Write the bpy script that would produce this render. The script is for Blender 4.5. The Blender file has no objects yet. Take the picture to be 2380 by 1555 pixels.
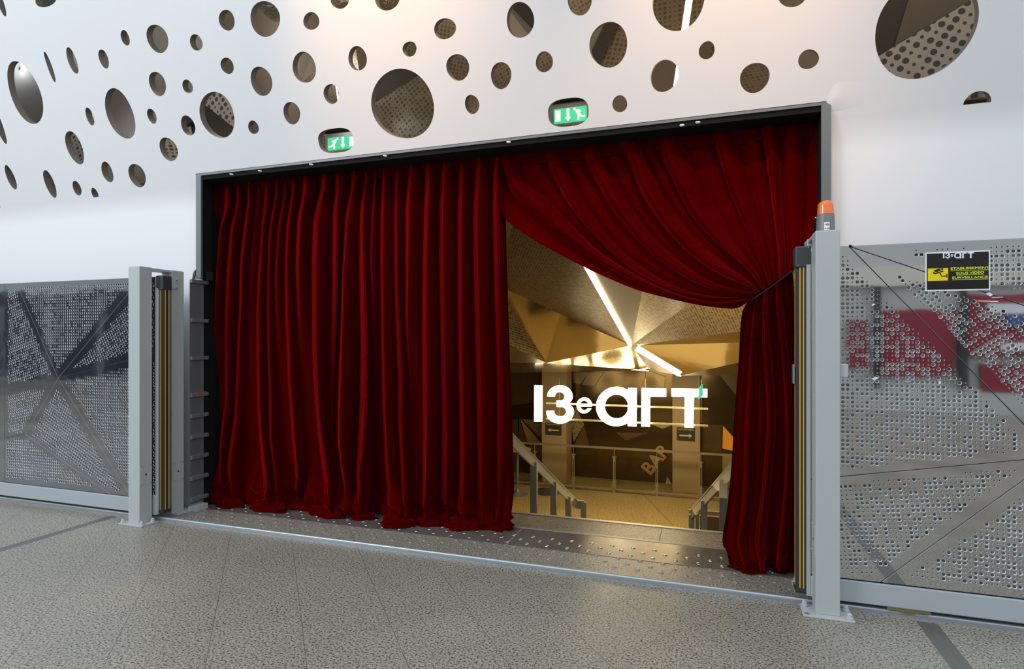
import bpy, bmesh, math, random
import numpy as np
from mathutils import Vector, Matrix, noise
from mathutils.geometry import delaunay_2d_cdt

random.seed(7)
SC = bpy.context.scene
COL = SC.collection

# ------------------------------------------------------------------ camera
YAW = math.radians(18.6)
S_, C_ = math.sin(YAW), math.cos(YAW)
F = 1370.0                      # focal length in pixels of the 2380 wide frame
EYE = 1.5                       # eye height
HZ = 788.0                      # horizon row
cam_d = bpy.data.cameras.new('camera')
cam = bpy.data.objects.new('camera', cam_d)
COL.objects.link(cam)
cam.location = (0, 0, EYE)
cam.rotation_euler = (math.pi / 2, 0, YAW)
cam_d.sensor_width = 36
cam_d.lens = F / 2380 * 36
cam_d.shift_y = (HZ - 777.5) / 2380
cam_d.clip_start = 0.05
cam_d.clip_end = 200
SC.camera = cam
SC.view_settings.view_transform = 'Standard'
SC.view_settings.look = 'None'
SC.view_settings.gamma = 1
SC.view_settings.use_curve_mapping = False
SC.view_settings.exposure = 0.0

# ------------------------------------------------------------------ world: bright overcast daylight through the glazed hall roof
W = bpy.data.worlds.new('world')
SC.world = W
W.use_nodes = True
wn = W.node_tree.nodes
wl = W.node_tree.links
wn.clear()
wo = wn.new('ShaderNodeOutputWorld')
wb = wn.new('ShaderNodeBackground')
wt = wn.new('ShaderNodeTexCoord')
ws = wn.new('ShaderNodeSeparateXYZ')
wr = wn.new('ShaderNodeValToRGB')
wl.new(wt.outputs['Generated'], ws.inputs[0])
wl.new(ws.outputs['Z'], wr.inputs[0])
wl.new(wr.outputs[0], wb.inputs[0])
wl.new(wb.outputs[0], wo.inputs[0])
wr.color_ramp.elements[0].position = 0.0
wr.color_ramp.elements[0].color = (0.56, 0.60, 0.66, 1)
wr.color_ramp.elements[1].position = 0.75
wr.color_ramp.elements[1].color = (0.83, 0.92, 1.0, 1)
wb.inputs[1].default_value = 1.50


def light(name, kind, loc, rot, energy, color, size=1.0, size_y=None, spot=None, blend=0.6):
    d = bpy.data.lights.new(name, kind)
    d.energy = energy
    d.color = color
    if kind == 'AREA':
        d.size = size
        if size_y:
            d.shape = 'RECTANGLE'
            d.size_y = size_y
    else:
        d.shadow_soft_size = size
    if kind == 'SPOT':
        d.spot_size = spot
        d.spot_blend = blend
    o = bpy.data.objects.new(name, d)
    COL.objects.link(o)
    o.location = loc
    o.rotation_euler = rot
    return o


def aim(o, target):
    v = Vector(target) - o.location
    o.rotation_euler = v.to_track_quat('-Z', 'Y').to_euler()


# added soft area light from the left, shaping the curtain folds
side_l = light('hall_side_fill', 'AREA', (-7.5, -3.0, 4.8), (0, 0, 0), 270, (0.88, 0.94, 1.0), 3.0, 3.0)
aim(side_l, (-1.0, 4.2, 1.6))
for (lx, ly, lz, tx, tz, e) in ((-2.3, 3.0, 5.2, -2.15, 4.25, 230), (0.22, 3.0, 4.6, 0.12, 3.7, 140)):  # added unseen spots that make the warm glow on the wall
    wl_ = light('wall_glow_spot', 'SPOT', (lx, ly - 0.75, lz), (0, 0, 0), e, (1.0, 0.52, 0.22), 0.12, spot=math.radians(68), blend=1.0)
    aim(wl_, (tx, 3.5, tz))
# added unseen area lights that warm the lobby
for (lx, ly, lz, sx, sy, e) in ((-1.3, 12.0, 0.70, 3.0, 1.0, 105), (-1.0, 8.4, 1.35, 1.2, 1.8, 25), (-3.6, 11.0, 0.9, 1.5, 1.5, 25), (2.2, 11.5, 0.9, 1.5, 1.5, 25)):
    light('lobby_fill', 'AREA', (lx, ly, lz), (0, 0, 0), e, (1.0, 0.73, 0.34), sx, sy)
# added upward area lights, standing in for bounce onto the faceted ceiling
for (lx, ly, lz, e) in ((-0.8, 7.4, -0.4, 10), (-1.2, 10.5, -1.2, 10)):
    u = light('lobby_up_fill', 'AREA', (lx, ly, lz), (math.pi, 0, 0), e, (1.0, 0.74, 0.38), 2.2, 2.2)
    u.visible_glossy = True
# added point lights that dimly fill the void behind the pierced wall
for (lx, e, cc) in ((-7.5, 13, (0.95, 0.97, 1.0)), (-4.6, 22, (1.0, 0.9, 0.78)), (-1.6, 24, (1.0, 0.8, 0.6)), (1.4, 24, (1.0, 0.85, 0.7))):
    light('void_fill', 'POINT', (lx, 4.62, 4.6), (0, 0, 0), e, cc, 0.15)


# ------------------------------------------------------------------ pixel <-> place helpers
def ray(px, py):
    t = (px - 1190.0) / F
    return (-S_ + C_ * t, C_ + S_ * t, (HZ - py) / F)


def atY(px, py, Y):
    d = ray(px, py)
    k = Y / d[1]
    return Vector((d[0] * k, Y, EYE + d[2] * k))


def atX(px, py, X):
    d = ray(px, py)
    k = X / d[0]
    return Vector((X, d[1] * k, EYE + d[2] * k))


def atZ(px, py, Z):
    d = ray(px, py)
    k = (Z - EYE) / d[2]
    return Vector((d[0] * k, d[1] * k, Z))


def proj(p):
    dep = -p[0] * S_ + p[1] * C_
    r = p[0] * C_ + p[1] * S_
    return (1190 + F * r / dep, HZ - F * (p[2] - EYE) / dep)


# ------------------------------------------------------------------ materials
def mat(name, col=(0.5, 0.5, 0.5), rough=0.5, metal=0.0, spec=0.5, emit=None, es=0.0, **kw):
    m = bpy.data.materials.new(name)
    m.use_nodes = True
    b = m.node_tree.nodes['Principled BSDF']
    b.inputs['Base Color'].default_value = (*col, 1)
    b.inputs['Roughness'].default_value = rough
    b.inputs['Metallic'].default_value = metal
    b.inputs['Specular IOR Level'].default_value = spec
    if emit:
        b.inputs['Emission Color'].default_value = (*emit, 1)
        b.inputs['Emission Strength'].default_value = es
    for k, v in kw.items():
        b.inputs[k.replace('_', ' ')].default_value = v
    return m


def N(m, t, **kw):
    n = m.node_tree.nodes.new(t)
    for k, v in kw.items():
        setattr(n, k, v)
    return n


def LK(m, a, b):
    m.node_tree.links.new(a, b)


def bsdf(m):
    return m.node_tree.nodes['Principled BSDF']


def ramp(m, fac, stops):
    r = N(m, 'ShaderNodeValToRGB')
    while len(r.color_ramp.elements) < len(stops):
        r.color_ramp.elements.new(0.5)
    for e, (p, c) in zip(r.color_ramp.elements, stops):
        e.position = p
        e.color = (*c, 1) if len(c) == 3 else c
    LK(m, fac, r.inputs[0])
    return r


def mth(m, op, a, b=None, c=None):
    n = N(m, 'ShaderNodeMath', operation=op)
    for i, v in enumerate((a, b, c)):
        if v is None:
            continue
        if isinstance(v, (int, float)):
            n.inputs[i].default_value = v
        else:
            LK(m, v, n.inputs[i])
    return n.outputs[0]


def mixc(m, fac, a, b):
    n = N(m, 'ShaderNodeMix', data_type='RGBA')
    for i, v in ((0, fac), (6, a), (7, b)):
        if isinstance(v, (int, float)):
            n.inputs[i].default_value = v
        elif isinstance(v, tuple):
            n.inputs[i].default_value = (*v, 1)
        else:
            LK(m, v, n.inputs[i])
    return n.outputs[2]


def noise_bump(m, scale, strength, dist=0.01, detail=3):
    t = N(m, 'ShaderNodeTexCoord')
    n = N(m, 'ShaderNodeTexNoise')
    n.inputs['Scale'].default_value = scale
    n.inputs['Detail'].default_value = detail
    b = N(m, 'ShaderNodeBump')
    b.inputs['Strength'].default_value = strength
    b.inputs['Distance'].default_value = dist
    LK(m, t.outputs['Object'], n.inputs[0])
    LK(m, n.outputs[0], b.inputs['Height'])
    LK(m, b.outputs[0], bsdf(m).inputs['Normal'])
    return m


def granite(name, base, dark, light_, scale=1.0, rough=0.28, joints=False, joint_col=(0.10, 0.10, 0.095)):
    m = mat(name, base, rough)
    tc = N(m, 'ShaderNodeTexCoord')
    n1 = N(m, 'ShaderNodeTexNoise')
    n1.inputs['Scale'].default_value = 88 * scale
    n1.inputs['Detail'].default_value = 3
    n1.inputs['Roughness'].default_value = 0.55
    n2 = N(m, 'ShaderNodeTexNoise')
    n2.inputs['Scale'].default_value = 130 * scale
    n2.inputs['Detail'].default_value = 2
    n3 = N(m, 'ShaderNodeTexNoise')
    n3.inputs['Scale'].default_value = 1.3
    n3.inputs['Detail'].default_value = 4
    for n in (n1, n2, n3):
        LK(m, tc.outputs['Object'], n.inputs[0])
    r1 = ramp(m, n1.outputs[0], [(0.39, dark), (0.46, base), (0.55, base), (0.63, light_)])
    r2 = ramp(m, n2.outputs[0], [(0.36, (0.30, 0.30, 0.30)), (0.42, (1, 1, 1))])
    mul = N(m, 'ShaderNodeMix', data_type='RGBA', blend_type='MULTIPLY')
    mul.inputs[0].default_value = 0.85
    LK(m, r1.outputs[0], mul.inputs[6])
    LK(m, r2.outputs[0], mul.inputs[7])
    r3 = ramp(m, n3.outputs[0], [(0.3, (0.88, 0.88, 0.88)), (0.7, (1.06, 1.05, 1.02))])
    mul2 = N(m, 'ShaderNodeMix', data_type='RGBA', blend_type='MULTIPLY')
    mul2.inputs[0].default_value = 1
    LK(m, mul.outputs[2], mul2.inputs[6])
    LK(m, r3.outputs[0], mul2.inputs[7])
    col = mul2.outputs[2]
    if joints:
        sp = N(m, 'ShaderNodeSeparateXYZ')
        LK(m, tc.outputs['Object'], sp.inputs[0])
        X, Y = sp.outputs['X'], sp.outputs['Y']
        masks = []
        for ang, off in ((-48.9, 0.165), (49.7, 2.573)):
            a = math.radians(ang)
            p = mth(m, 'ADD', mth(m, 'MULTIPLY', X, -math.sin(a)), mth(m, 'MULTIPLY', Y, math.cos(a)))
            q = mth(m, 'FRACT', mth(m, 'DIVIDE', mth(m, 'SUBTRACT', p, off - 0.43 * 100.5), 0.43))
            masks.append(mth(m, 'LESS_THAN', mth(m, 'ABSOLUTE', mth(m, 'SUBTRACT', q, 0.5)), 0.0048))
        jm = mth(m, 'MAXIMUM', masks[0], mth(m, 'MULTIPLY', masks[1], 0.7))
        col = mixc(m, mth(m, 'MULTIPLY', jm, 0.75), col, joint_col)
        # dark inlaid bands that run towards the wall
        b1 = mth(m, 'LESS_THAN', mth(m, 'ABSOLUTE', mth(m, 'SUBTRACT', X, -4.785)), 0.042)
        b2 = mth(m, 'LESS_THAN', mth(m, 'ABSOLUTE', mth(m, 'SUBTRACT', X, 1.085)), 0.048)
        bm = mth(m, 'MULTIPLY', mth(m, 'MAXIMUM', b1, b2), mth(m, 'LESS_THAN', Y, 3.66))
        col = mixc(m, mth(m, 'MULTIPLY', bm, 0.9), col, (0.105, 0.10, 0.098))
    LK(m, col, bsdf(m).inputs['Base Color'])
    rr = ramp(m, n3.outputs[0], [(0.3, (rough - 0.06,) * 3), (0.7, (rough + 0.10,) * 3)])
    LK(m, rr.outputs[0], bsdf(m).inputs['Roughness'])
    return m


def perf_mat(name, col, hole, pitch=0.03, rough=0.3, metal=0.8, rot=0.0, rmin=0.2, rmax=0.36, rnd=True):
    """a pierced sheet: regular dark holes of two sizes, laid out on the sheet's own UV in metres"""
    m = mat(name, col, rough, metal)
    tc = N(m, 'ShaderNodeTexCoord')
    mp = N(m, 'ShaderNodeMapping')
    mp.inputs['Rotation'].default_value = (0, 0, rot)
    LK(m, tc.outputs['UV'], mp.inputs[0])
    v = N(m, 'ShaderNodeTexVoronoi', voronoi_dimensions='2D')
    v.inputs['Scale'].default_value = 1 / pitch
    v.inputs['Randomness'].default_value = 0.0
    LK(m, mp.outputs[0], v.inputs['Vector'])
    wnz = N(m, 'ShaderNodeTexWhiteNoise', noise_dimensions='2D')
    LK(m, v.outputs['Position'], wnz.inputs['Vector'])
    big = mth(m, 'GREATER_THAN', wnz.outputs['Value'], 0.45)
    rad = mth(m, 'ADD', mth(m, 'MULTIPLY', big, rmax - rmin), rmin)
    msk = mth(m, 'LESS_THAN', v.outputs['Distance'], rad)
    LK(m, mixc(m, msk, col, hole), bsdf(m).inputs['Base Color'])
    LK(m, mth(m, 'MULTIPLY', mth(m, 'SUBTRACT', 1.0, msk), metal), bsdf(m).inputs['Metallic'])
    return m


M = {}
M['wall'] = noise_bump(mat('white_membrane', (0.84, 0.85, 0.87), 0.42, spec=0.35), 2.0, 0.05, 0.05)
M['floor'] = granite('granite_floor', (0.335, 0.31, 0.255), (0.07, 0.069, 0.065), (0.47, 0.435, 0.37), joints=True)
M['granite_step'] = granite('granite_step', (0.36, 0.33, 0.28), (0.07, 0.07, 0.06), (0.5, 0.46, 0.4))
M['lobby_floor'] = granite('lobby_granite', (0.46, 0.35, 0.16), (0.08, 0.05, 0.02), (0.66, 0.52, 0.28), scale=0.45, rough=0.33)
M['slab'] = noise_bump(granite('dark_slab', (0.155, 0.135, 0.12), (0.09, 0.08, 0.07), (0.2, 0.18, 0.16), scale=1.6, rough=0.16), 40, 0.03, 0.002)
M['slab_joint'] = mat('slab_joint', (0.55, 0.5, 0.42), 0.4)
M['dark_joint'] = mat('dark_joint', (0.03, 0.03, 0.03), 0.6)
M['paint'] = noise_bump(mat('grey_painted_steel', (0.47, 0.50, 0.50), 0.38, spec=0.5), 90, 0.02, 0.002)
M['paint_beam'] = noise_bump(mat('grey_painted_beam', (0.42, 0.46, 0.49), 0.4), 90, 0.02, 0.002)
M['galv'] = noise_bump(mat('galvanised_steel', (0.42, 0.44, 0.45), 0.42, 0.75), 35, 0.08, 0.003)
M['galv_dark'] = noise_bump(mat('dull_galvanised_sheet', (0.22, 0.24, 0.25), 0.5, 0.6), 12, 0.1, 0.004)
M['rail'] = noise_bump(mat('worn_steel_rail', (0.46, 0.50, 0.53), 0.42, 0.75), 60, 0.06, 0.002)
M['mirror'] = noise_bump(mat('mirror_steel', (0.66, 0.67, 0.68), 0.035, 1.0), 2.0, 0.05, 0.02, 2)
M['mirror_left'] = noise_bump(mat('mirror_steel_darkened', (0.42, 0.44, 0.48), 0.06, 1.0), 4.0, 0.08, 0.02, 2)  # darker than the right leaf, its dark reflection put into the colour
M['rim'] = mat('cut_steel_edge_glint', (0.86, 0.87, 0.88), 0.4, 0.15)  # cut edge paler than its steel, rim glint put into the colour
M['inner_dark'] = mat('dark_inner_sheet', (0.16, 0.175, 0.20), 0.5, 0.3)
M['reveal_shade'] = mat('shaded_reveal', (0.19, 0.17, 0.155), 0.6)  # hole reveals of the white wall, shade put into the colour
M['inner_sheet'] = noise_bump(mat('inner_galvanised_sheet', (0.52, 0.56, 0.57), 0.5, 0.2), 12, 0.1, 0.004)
M['seam'] = mat('black_seam', (0.012, 0.012, 0.014), 0.5)
M['rubber'] = mat('black_rubber', (0.030, 0.031, 0.028), 0.55)
M['yellow'] = mat('yellow_stripe', (0.85, 0.46, 0.04), 0.5)
M['cap'] = mat('dark_grey_plastic', (0.045, 0.05, 0.058), 0.42)
M['orange'] = mat('orange_dome', (0.95, 0.17, 0.01), 0.12, Coat_Weight=0.6)
M['beacon'] = mat('beacon_grey', (0.17, 0.19, 0.19), 0.35)
M['white_paper'] = mat('white_paper', (0.85, 0.86, 0.9), 0.5)
M['print_grey'] = mat('print_grey', (0.3, 0.2, 0.22), 0.5)
M['sign_black'] = mat('glossy_black_print', (0.012, 0.013, 0.012), 0.12)
M['sign_yellow'] = mat('yellow_print', (0.90, 0.70, 0.0), 0.3)
M['sign_text'] = mat('lime_yellow_print', (0.80, 0.85, 0.05), 0.4)
M['frame_grey'] = noise_bump(mat('frame_steel', (0.155, 0.175, 0.18), 0.45, 0.3), 50, 0.06, 0.003)
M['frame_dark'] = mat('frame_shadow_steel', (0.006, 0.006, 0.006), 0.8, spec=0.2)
M['black'] = mat('matt_black', (0.008, 0.008, 0.008), 0.8)
M['rope'] = mat('dark_cord', (0.03, 0.026, 0.03), 0.9, spec=0.1)
M['cable'] = mat('black_cable', (0.02, 0.025, 0.025), 0.5)
vel = bpy.data.materials.new('red_velvet')
vel.use_nodes = True
vel.node_tree.nodes.clear()
_o = N(vel, 'ShaderNodeOutputMaterial')
_d = N(vel, 'ShaderNodeBsdfDiffuse')
_d.inputs['Color'].default_value = (0.070, 0.0003, 0.0009, 1)
_s = N(vel, 'ShaderNodeBsdfSheen')
_s.inputs['Color'].default_value = (0.55, 0.012, 0.022, 1)
_s.inputs['Roughness'].default_value = 0.32
_a = N(vel, 'ShaderNodeAddShader')
LK(vel, _d.outputs[0], _a.inputs[0])
LK(vel, _s.outputs[0], _a.inputs[1])
LK(vel, _a.outputs[0], _o.inputs[0])
_t = N(vel, 'ShaderNodeTexCoord')
_n = N(vel, 'ShaderNodeTexNoise')
_n.inputs['Scale'].default_value = 260
_b = N(vel, 'ShaderNodeBump')
_b.inputs['Strength'].default_value = 0.10
_b.inputs['Distance'].default_value = 0.002
LK(vel, _t.outputs['Object'], _n.inputs[0])
LK(vel, _n.outputs[0], _b.inputs['Height'])
LK(vel, _b.outputs[0], _d.inputs['Normal'])
LK(vel, _b.outputs[0], _s.inputs['Normal'])
M['velvet'] = vel
M['stud'] = mat('polished_stud', (0.80, 0.81, 0.80), 0.22, 0.9)
M['nosing'] = noise_bump(mat('ribbed_nosing', (0.52, 0.51, 0.49), 0.35, 0.8), 90, 0.1, 0.002)
M['brass_bits'] = mat('dull_brass', (0.30, 0.25, 0.12), 0.45, 0.5)
# lobby
M['gold'] = noise_bump(mat('gold_mirror_panel', (0.56, 0.46, 0.25), 0.12, 1.0), 5, 0.08, 0.02)
M['gold_matt'] = mat('bronze_panel', (0.24, 0.19, 0.12), 0.42, 0.7)
M['bronze_dark'] = mat('dark_bronze_mirror', (0.16, 0.11, 0.05), 0.16, 0.85)
M['perf_gold'] = perf_mat('pierced_gold_sheet', (0.34, 0.26, 0.14), (0.02, 0.014, 0.008), 0.036, 0.36, 0.6)
M['perf_gold_45'] = perf_mat('pierced_gold_sheet_diagonal', (0.42, 0.33, 0.19), (0.02, 0.014, 0.008), 0.042, 0.32, 0.6, rot=0.7)
M['perf_fine'] = perf_mat('finely_pierced_gold_sheet', (0.75, 0.62, 0.36), (0.12, 0.09, 0.04), 0.022, 0.14, 0.95, rot=0.4)
M['perf_beige'] = perf_mat('pierced_beige_sheet', (0.62, 0.55, 0.42), (0.10, 0.08, 0.05), 0.02, 0.5, 0.1)
M['perf_grey'] = perf_mat('pierced_grey_sheet', (0.60, 0.58, 0.54), (0.10, 0.095, 0.085), 0.058, 0.4, 0.2, rot=0.5)
M['perf_brown'] = perf_mat('pierced_brown_sheet', (0.27, 0.22, 0.15), (0.12, 0.095, 0.065), 0.036, 0.3, 0.4, rot=0.2)
M['void_brown'] = mat('brown_board', (0.20, 0.165, 0.13), 0.6)
M['cream_board'] = mat('cream_board', (0.62, 0.54, 0.46), 0.6)
M['void_warm'] = mat('warm_grey_board', (0.38, 0.35, 0.33), 0.45)
M['void_grey'] = noise_bump(mat('grey_board', (0.40, 0.41, 0.39), 0.6), 5, 0.1, 0.02)
M['foil'] = noise_bump(mat('crumpled_foil', (0.75, 0.75, 0.72), 0.22, 0.95), 14, 1.0, 0.06, 5)
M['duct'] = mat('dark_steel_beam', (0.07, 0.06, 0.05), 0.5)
M['pillar'] = mat('beige_pillar', (0.40, 0.31, 0.17), 0.45)
M['letter'] = mat('lit_letter', (1, 1, 1), 0.4, emit=(1.0, 0.88, 0.62), es=3.5)
M['letter_side'] = mat('letter_side', (0.8, 0.75, 0.6), 0.4, emit=(1.0, 0.80, 0.42), es=2.0)
M['bar'] = mat('brushed_bar', (0.80, 0.72, 0.52), 0.35, 0.5)
M['tube'] = mat('lit_strip', (1, 1, 1), 0.4, emit=(1.0, 0.90, 0.66), es=6.0)
M['tube2'] = mat('lit_warm_strip', (1, 1, 1), 0.4, emit=(1.0, 0.72, 0.36), es=16.0)
M['dir_black'] = mat('brown_black_print', (0.05, 0.035, 0.018), 0.5)
M['dir_print'] = mat('cream_print', (0.70, 0.62, 0.42), 0.5)
M['exit_green'] = mat('exit_green', (0.05, 0.6, 0.3), 0.4, emit=(0.10, 0.75, 0.40), es=0.75)
M['exit_white'] = mat('exit_white', (0.9, 0.95, 0.85), 0.4, emit=(0.90, 1.0, 0.85), es=0.9)
M['exit_frame'] = mat('exit_frame', (0.50, 0.46, 0.38), 0.3, 0.6)
M['handrail'] = mat('satin_handrail', (0.45, 0.43, 0.36), 0.35, 0.7)
M['post_grey'] = mat('grey_post', (0.33, 0.34, 0.33), 0.4, 0.3)
M['wood'] = mat('orange_wood', (0.55, 0.25, 0.05), 0.35)
M['amber'] = mat('amber_lit_panel', (0.7, 0.28, 0.02), 0.4, emit=(1.0, 0.38, 0.02), es=0.22)
g = mat('balustrade_glass', (0.9, 0.9, 0.85), 0.02, Transmission_Weight=1.0, IOR=1.03)
M['glass'] = g
M['facade_grey'] = mat('facade_grey', (0.52, 0.52, 0.50), 0.6)
M['facade_navy'] = mat('facade_navy', (0.012, 0.018, 0.035), 0.5)
M['facade_red'] = mat('facade_red', (0.26, 0.02, 0.035), 0.5)
M['facade_cream'] = mat('facade_cream', (0.66, 0.62, 0.54), 0.6)
M['facade_dark'] = mat('facade_dark', (0.03, 0.03, 0.032), 0.5)
M['facade_white'] = mat('facade_white', (0.75, 0.75, 0.75), 0.5)
M['facade_blue'] = mat('facade_blue', (0.05, 0.10, 0.28), 0.5)


# ------------------------------------------------------------------ object helpers
def tag(o, label=None, cat=None, group=None, kind=None):
    if label:
        o['label'] = label
    if cat:
        o['category'] = cat
    if group:
        o['group'] = group
    if kind:
        o['kind'] = kind
    return o


def empty(name, loc, label=None, cat=None, group=None, kind=None, rz=0):
    o = bpy.data.objects.new(name, None)
    COL.objects.link(o)
    o.location = loc
    o.rotation_euler = (0, 0, rz)
    o.empty_display_size = 0.1
    return tag(o, label, cat, group, kind)


class MB:
    def __init__(s):
        s.v = []
        s.f = []
        s.m = []

    def quad_faces(s, base, fs, mi=0):
        for f in fs:
            s.f.append(tuple(base + i for i in f))
            s.m.append(mi)

    def box(s, x0, x1, y0, y1, z0, z1, mi=0):
        b = len(s.v)
        s.v += [(x0, y0, z0), (x1, y0, z0), (x1, y1, z0), (x0, y1, z0), (x0, y0, z1), (x1, y0, z1), (x1, y1, z1), (x0, y1, z1)]
        s.quad_faces(b, [(0, 3, 2, 1), (4, 5, 6, 7), (0, 1, 5, 4), (1, 2, 6, 5), (2, 3, 7, 6), (3, 0, 4, 7)], mi)
        return s

    def prism(s, pts, off, mi=0, cap=True):
        """polygon (3d points) swept by vector off"""
        b = len(s.v)
        n = len(pts)
        off = Vector(off)
        s.v += [tuple(Vector(p)) for p in pts] + [tuple(Vector(p) + off) for p in pts]
        if cap:
            s.f.append(tuple(b + i for i in range(n)))
            s.m.append(mi)
            s.f.append(tuple(b + n + i for i in reversed(range(n))))
            s.m.append(mi)
        for i in range(n):
            j = (i + 1) % n
            s.f.append((b + j, b + i, b + n + i, b + n + j))
            s.m.append(mi)
        return s

    def bar(s, p, q, w, h, up=(0, 0, 1), mi=0):
        p, q = Vector(p), Vector(q)
        d = (q - p).normalized()
        a = d.cross(Vector(up)).normalized() * w / 2
        c = a.cross(d).normalized() * h / 2
        return s.prism([p - a - c, p + a - c, p + a + c, p - a + c], q - p, mi)

    def cyl(s, p, q, r0, r1=None, n=16, mi=0):
        r1 = r0 if r1 is None else r1
        p, q = Vector(p), Vector(q)
        d = (q - p).normalized()
        a = d.orthogonal().normalized()
        c = d.cross(a)
        b = len(s.v)
        for (o, r) in ((p, r0), (q, r1)):
            for i in range(n):
                t = 2 * math.pi * i / n
                s.v.append(tuple(o + (a * math.cos(t) + c * math.sin(t)) * r))
        for i in range(n):
            j = (i + 1) % n
            s.f.append((b + i, b + j, b + n + j, b + n + i))
            s.m.append(mi)
        s.f.append(tuple(b + i for i in reversed(range(n))))
        s.m.append(mi)
        s.f.append(tuple(b + n + i for i in range(n)))
        s.m.append(mi)
        return s

    def lathe(s, prof, c=(0, 0, 0), n=24, mi=0):
        b = len(s.v)
        for (r, z) in prof:
            for i in range(n):
                t = 2 * math.pi * i / n
                s.v.append((c[0] + r * math.cos(t), c[1] + r * math.sin(t), c[2] + z))
        for k in range(len(prof) - 1):
            for i in range(n):
                j = (i + 1) % n
                s.f.append((b + k * n + i, b + k * n + j, b + (k + 1) * n + j, b + (k + 1) * n + i))
                s.m.append(mi)
        s.f.append(tuple(b + i for i in reversed(range(n))))
        s.m.append(mi)
        s.f.append(tuple(b + (len(prof) - 1) * n + i for i in range(n)))
        s.m.append(mi)
        return s

    def tube(s, pts, r, n=8, mi=0):
        pts = [Vector(p) for p in pts]
        b = len(s.v)
        a = None
        for k, p in enumerate(pts):
            d = (pts[min(k + 1, len(pts) - 1)] - pts[max(k - 1, 0)]).normalized()
            if a is None:
                a = d.orthogonal().normalized()
            a = (a - d * a.dot(d)).normalized()
            c = d.cross(a)
            for i in range(n):
                t = 2 * math.pi * i / n
                s.v.append(tuple(p + (a * math.cos(t) + c * math.sin(t)) * r))
        for k in range(len(pts) - 1):
            for i in range(n):
                j = (i + 1) % n
                s.f.append((b + k * n + i, b + k * n + j, b + (k + 1) * n + j, b + (k + 1) * n + i))
                s.m.append(mi)
        s.f.append(tuple(b + i for i in reversed(range(n))))
        s.m.append(mi)
        e = b + (len(pts) - 1) * n
        s.f.append(tuple(e + i for i in range(n)))
        s.m.append(mi)
        return s

    def build(s, name, mats, parent=None, smooth=False, bevel=0.0, fixn=True):
        me = bpy.data.meshes.new(name)
        org = parent_origin(parent)
        me.from_pydata([(x - org[0], y - org[1], z - org[2]) for x, y, z in s.v], [], s.f)
        if not isinstance(mats, (list, tuple)):
            mats = [mats]
        for m in mats:
            me.materials.append(m)
        if len(mats) > 1:
            me.polygons.foreach_set('material_index', s.m)
        if fixn:
            bm = bmesh.new()
            bm.from_mesh(me)
            bmesh.ops.recalc_face_normals(bm, faces=bm.faces)
            bm.to_mesh(me)
            bm.free()
        if smooth:
            me.polygons.foreach_set('use_smooth', [True] * len(me.polygons))
            if smooth == 'auto':
                me.set_sharp_from_angle(angle=math.radians(35))
        me.update()
        o = bpy.data.objects.new(name, me)
        COL.objects.link(o)
        if parent:
            o.parent = parent
        if bevel > 0:
            bv = o.modifiers.new('bevel', 'BEVEL')
            bv.width = bevel
            bv.segments = 2
            bv.limit_method = 'ANGLE'
        return o


def parent_origin(p):
    x = Vector((0, 0, 0))
    while p:
        x += p.location
        p = p.parent
    return x


def center_origin(o):
    """move a top-level mesh's origin to its base centre"""
    me = o.data
    co = np.empty(len(me.vertices) * 3)
    me.vertices.foreach_get('co', co)
    co = co.reshape(-1, 3)
    c = np.array([(co[:, 0].min() + co[:, 0].max()) / 2, (co[:, 1].min() + co[:, 1].max()) / 2, co[:, 2].min()])
    co -= c
    me.vertices.foreach_set('co', co.ravel())
    o.location = c
    return o


def cdt_fill(outer, holes):
    pts = []
    faces = []
    for loop in [outer] + holes:
        b = len(pts)
        n = len(loop)
        pts += [Vector(p) for p in loop]
        faces.append(list(range(b, b + n)))
    r = delaunay_2d_cdt(pts, [], faces, 2, 1e-7)
    return [tuple(p) for p in r[0]], [tuple(t) for t in r[2]]


def sheet(name, outer, holes, to3, nrm, thick, mats, parent, back=True, chamfer=None):
    """flat sheet with real holes; outer/holes in sheet coordinates; to3 maps to space"""
    vs, fs = cdt_fill(outer, holes)
    mb = MB()
    off = Vector(nrm) * thick
    V = [Vector(to3(*p)) for p in vs]
    mb.v += [tuple(p) for p in V]
    n0 = len(mb.v)
    mb.f += fs
    mb.m += [0] * len(fs)
    if back:
        mb.v += [tuple(p + off) for p in V]
        mb.f += [tuple(n0 + i for i in reversed(f)) for f in fs]
        mb.m += [0] * len(fs)
    for k, loop in enumerate([outer] + holes):
        P = [Vector(to3(*p)) for p in loop]
        b = len(mb.v)
        n = len(P)
        if chamfer and k:
            cc = sum(P, Vector((0, 0, 0))) / n
            rings = [P, [cc + (p - cc) * chamfer + off * 0.25 for p in P], [cc + (p - cc) * chamfer + off for p in P]]
        else:
            rings = [P, [p + off for p in P]]
        for rg in rings:
            mb.v += [tuple(p) for p in rg]
        for q_ in range(len(rings) - 1):
            for i in range(n):
                j = (i + 1) % n
                mb.f.append((b + q_ * n + i, b + q_ * n + j, b + (q_ + 1) * n + j, b + (q_ + 1) * n + i))
                mb.m.append(1 if len(mats) > 1 else 0)
    return mb.build(name, mats, parent, fixn=False)


def facet(name, pts, m, parent, thick=0.02, away=None):
    """flat panel with a metre-true UV"""
    pts = [Vector(p) for p in pts]
    n = (pts[1] - pts[0]).cross(pts[2] - pts[0]).normalized()
    if away is not None and n.dot(Vector(away)) < 0:
        n = -n
    mb = MB()
    mb.prism(pts, n * thick)
    o = mb.build(name, m, parent)
    u = (pts[1] - pts[0]).normalized()
    w = n.cross(u)
    uv = o.data.uv_layers.new(name='uv')
    org = pts[0] - parent_origin(parent)
    for l in o.data.loops:
        p = o.data.vertices[l.vertex_index].co - org
        uv.data[l.index].uv = (p.dot(u), p.dot(w))
    return o


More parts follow.
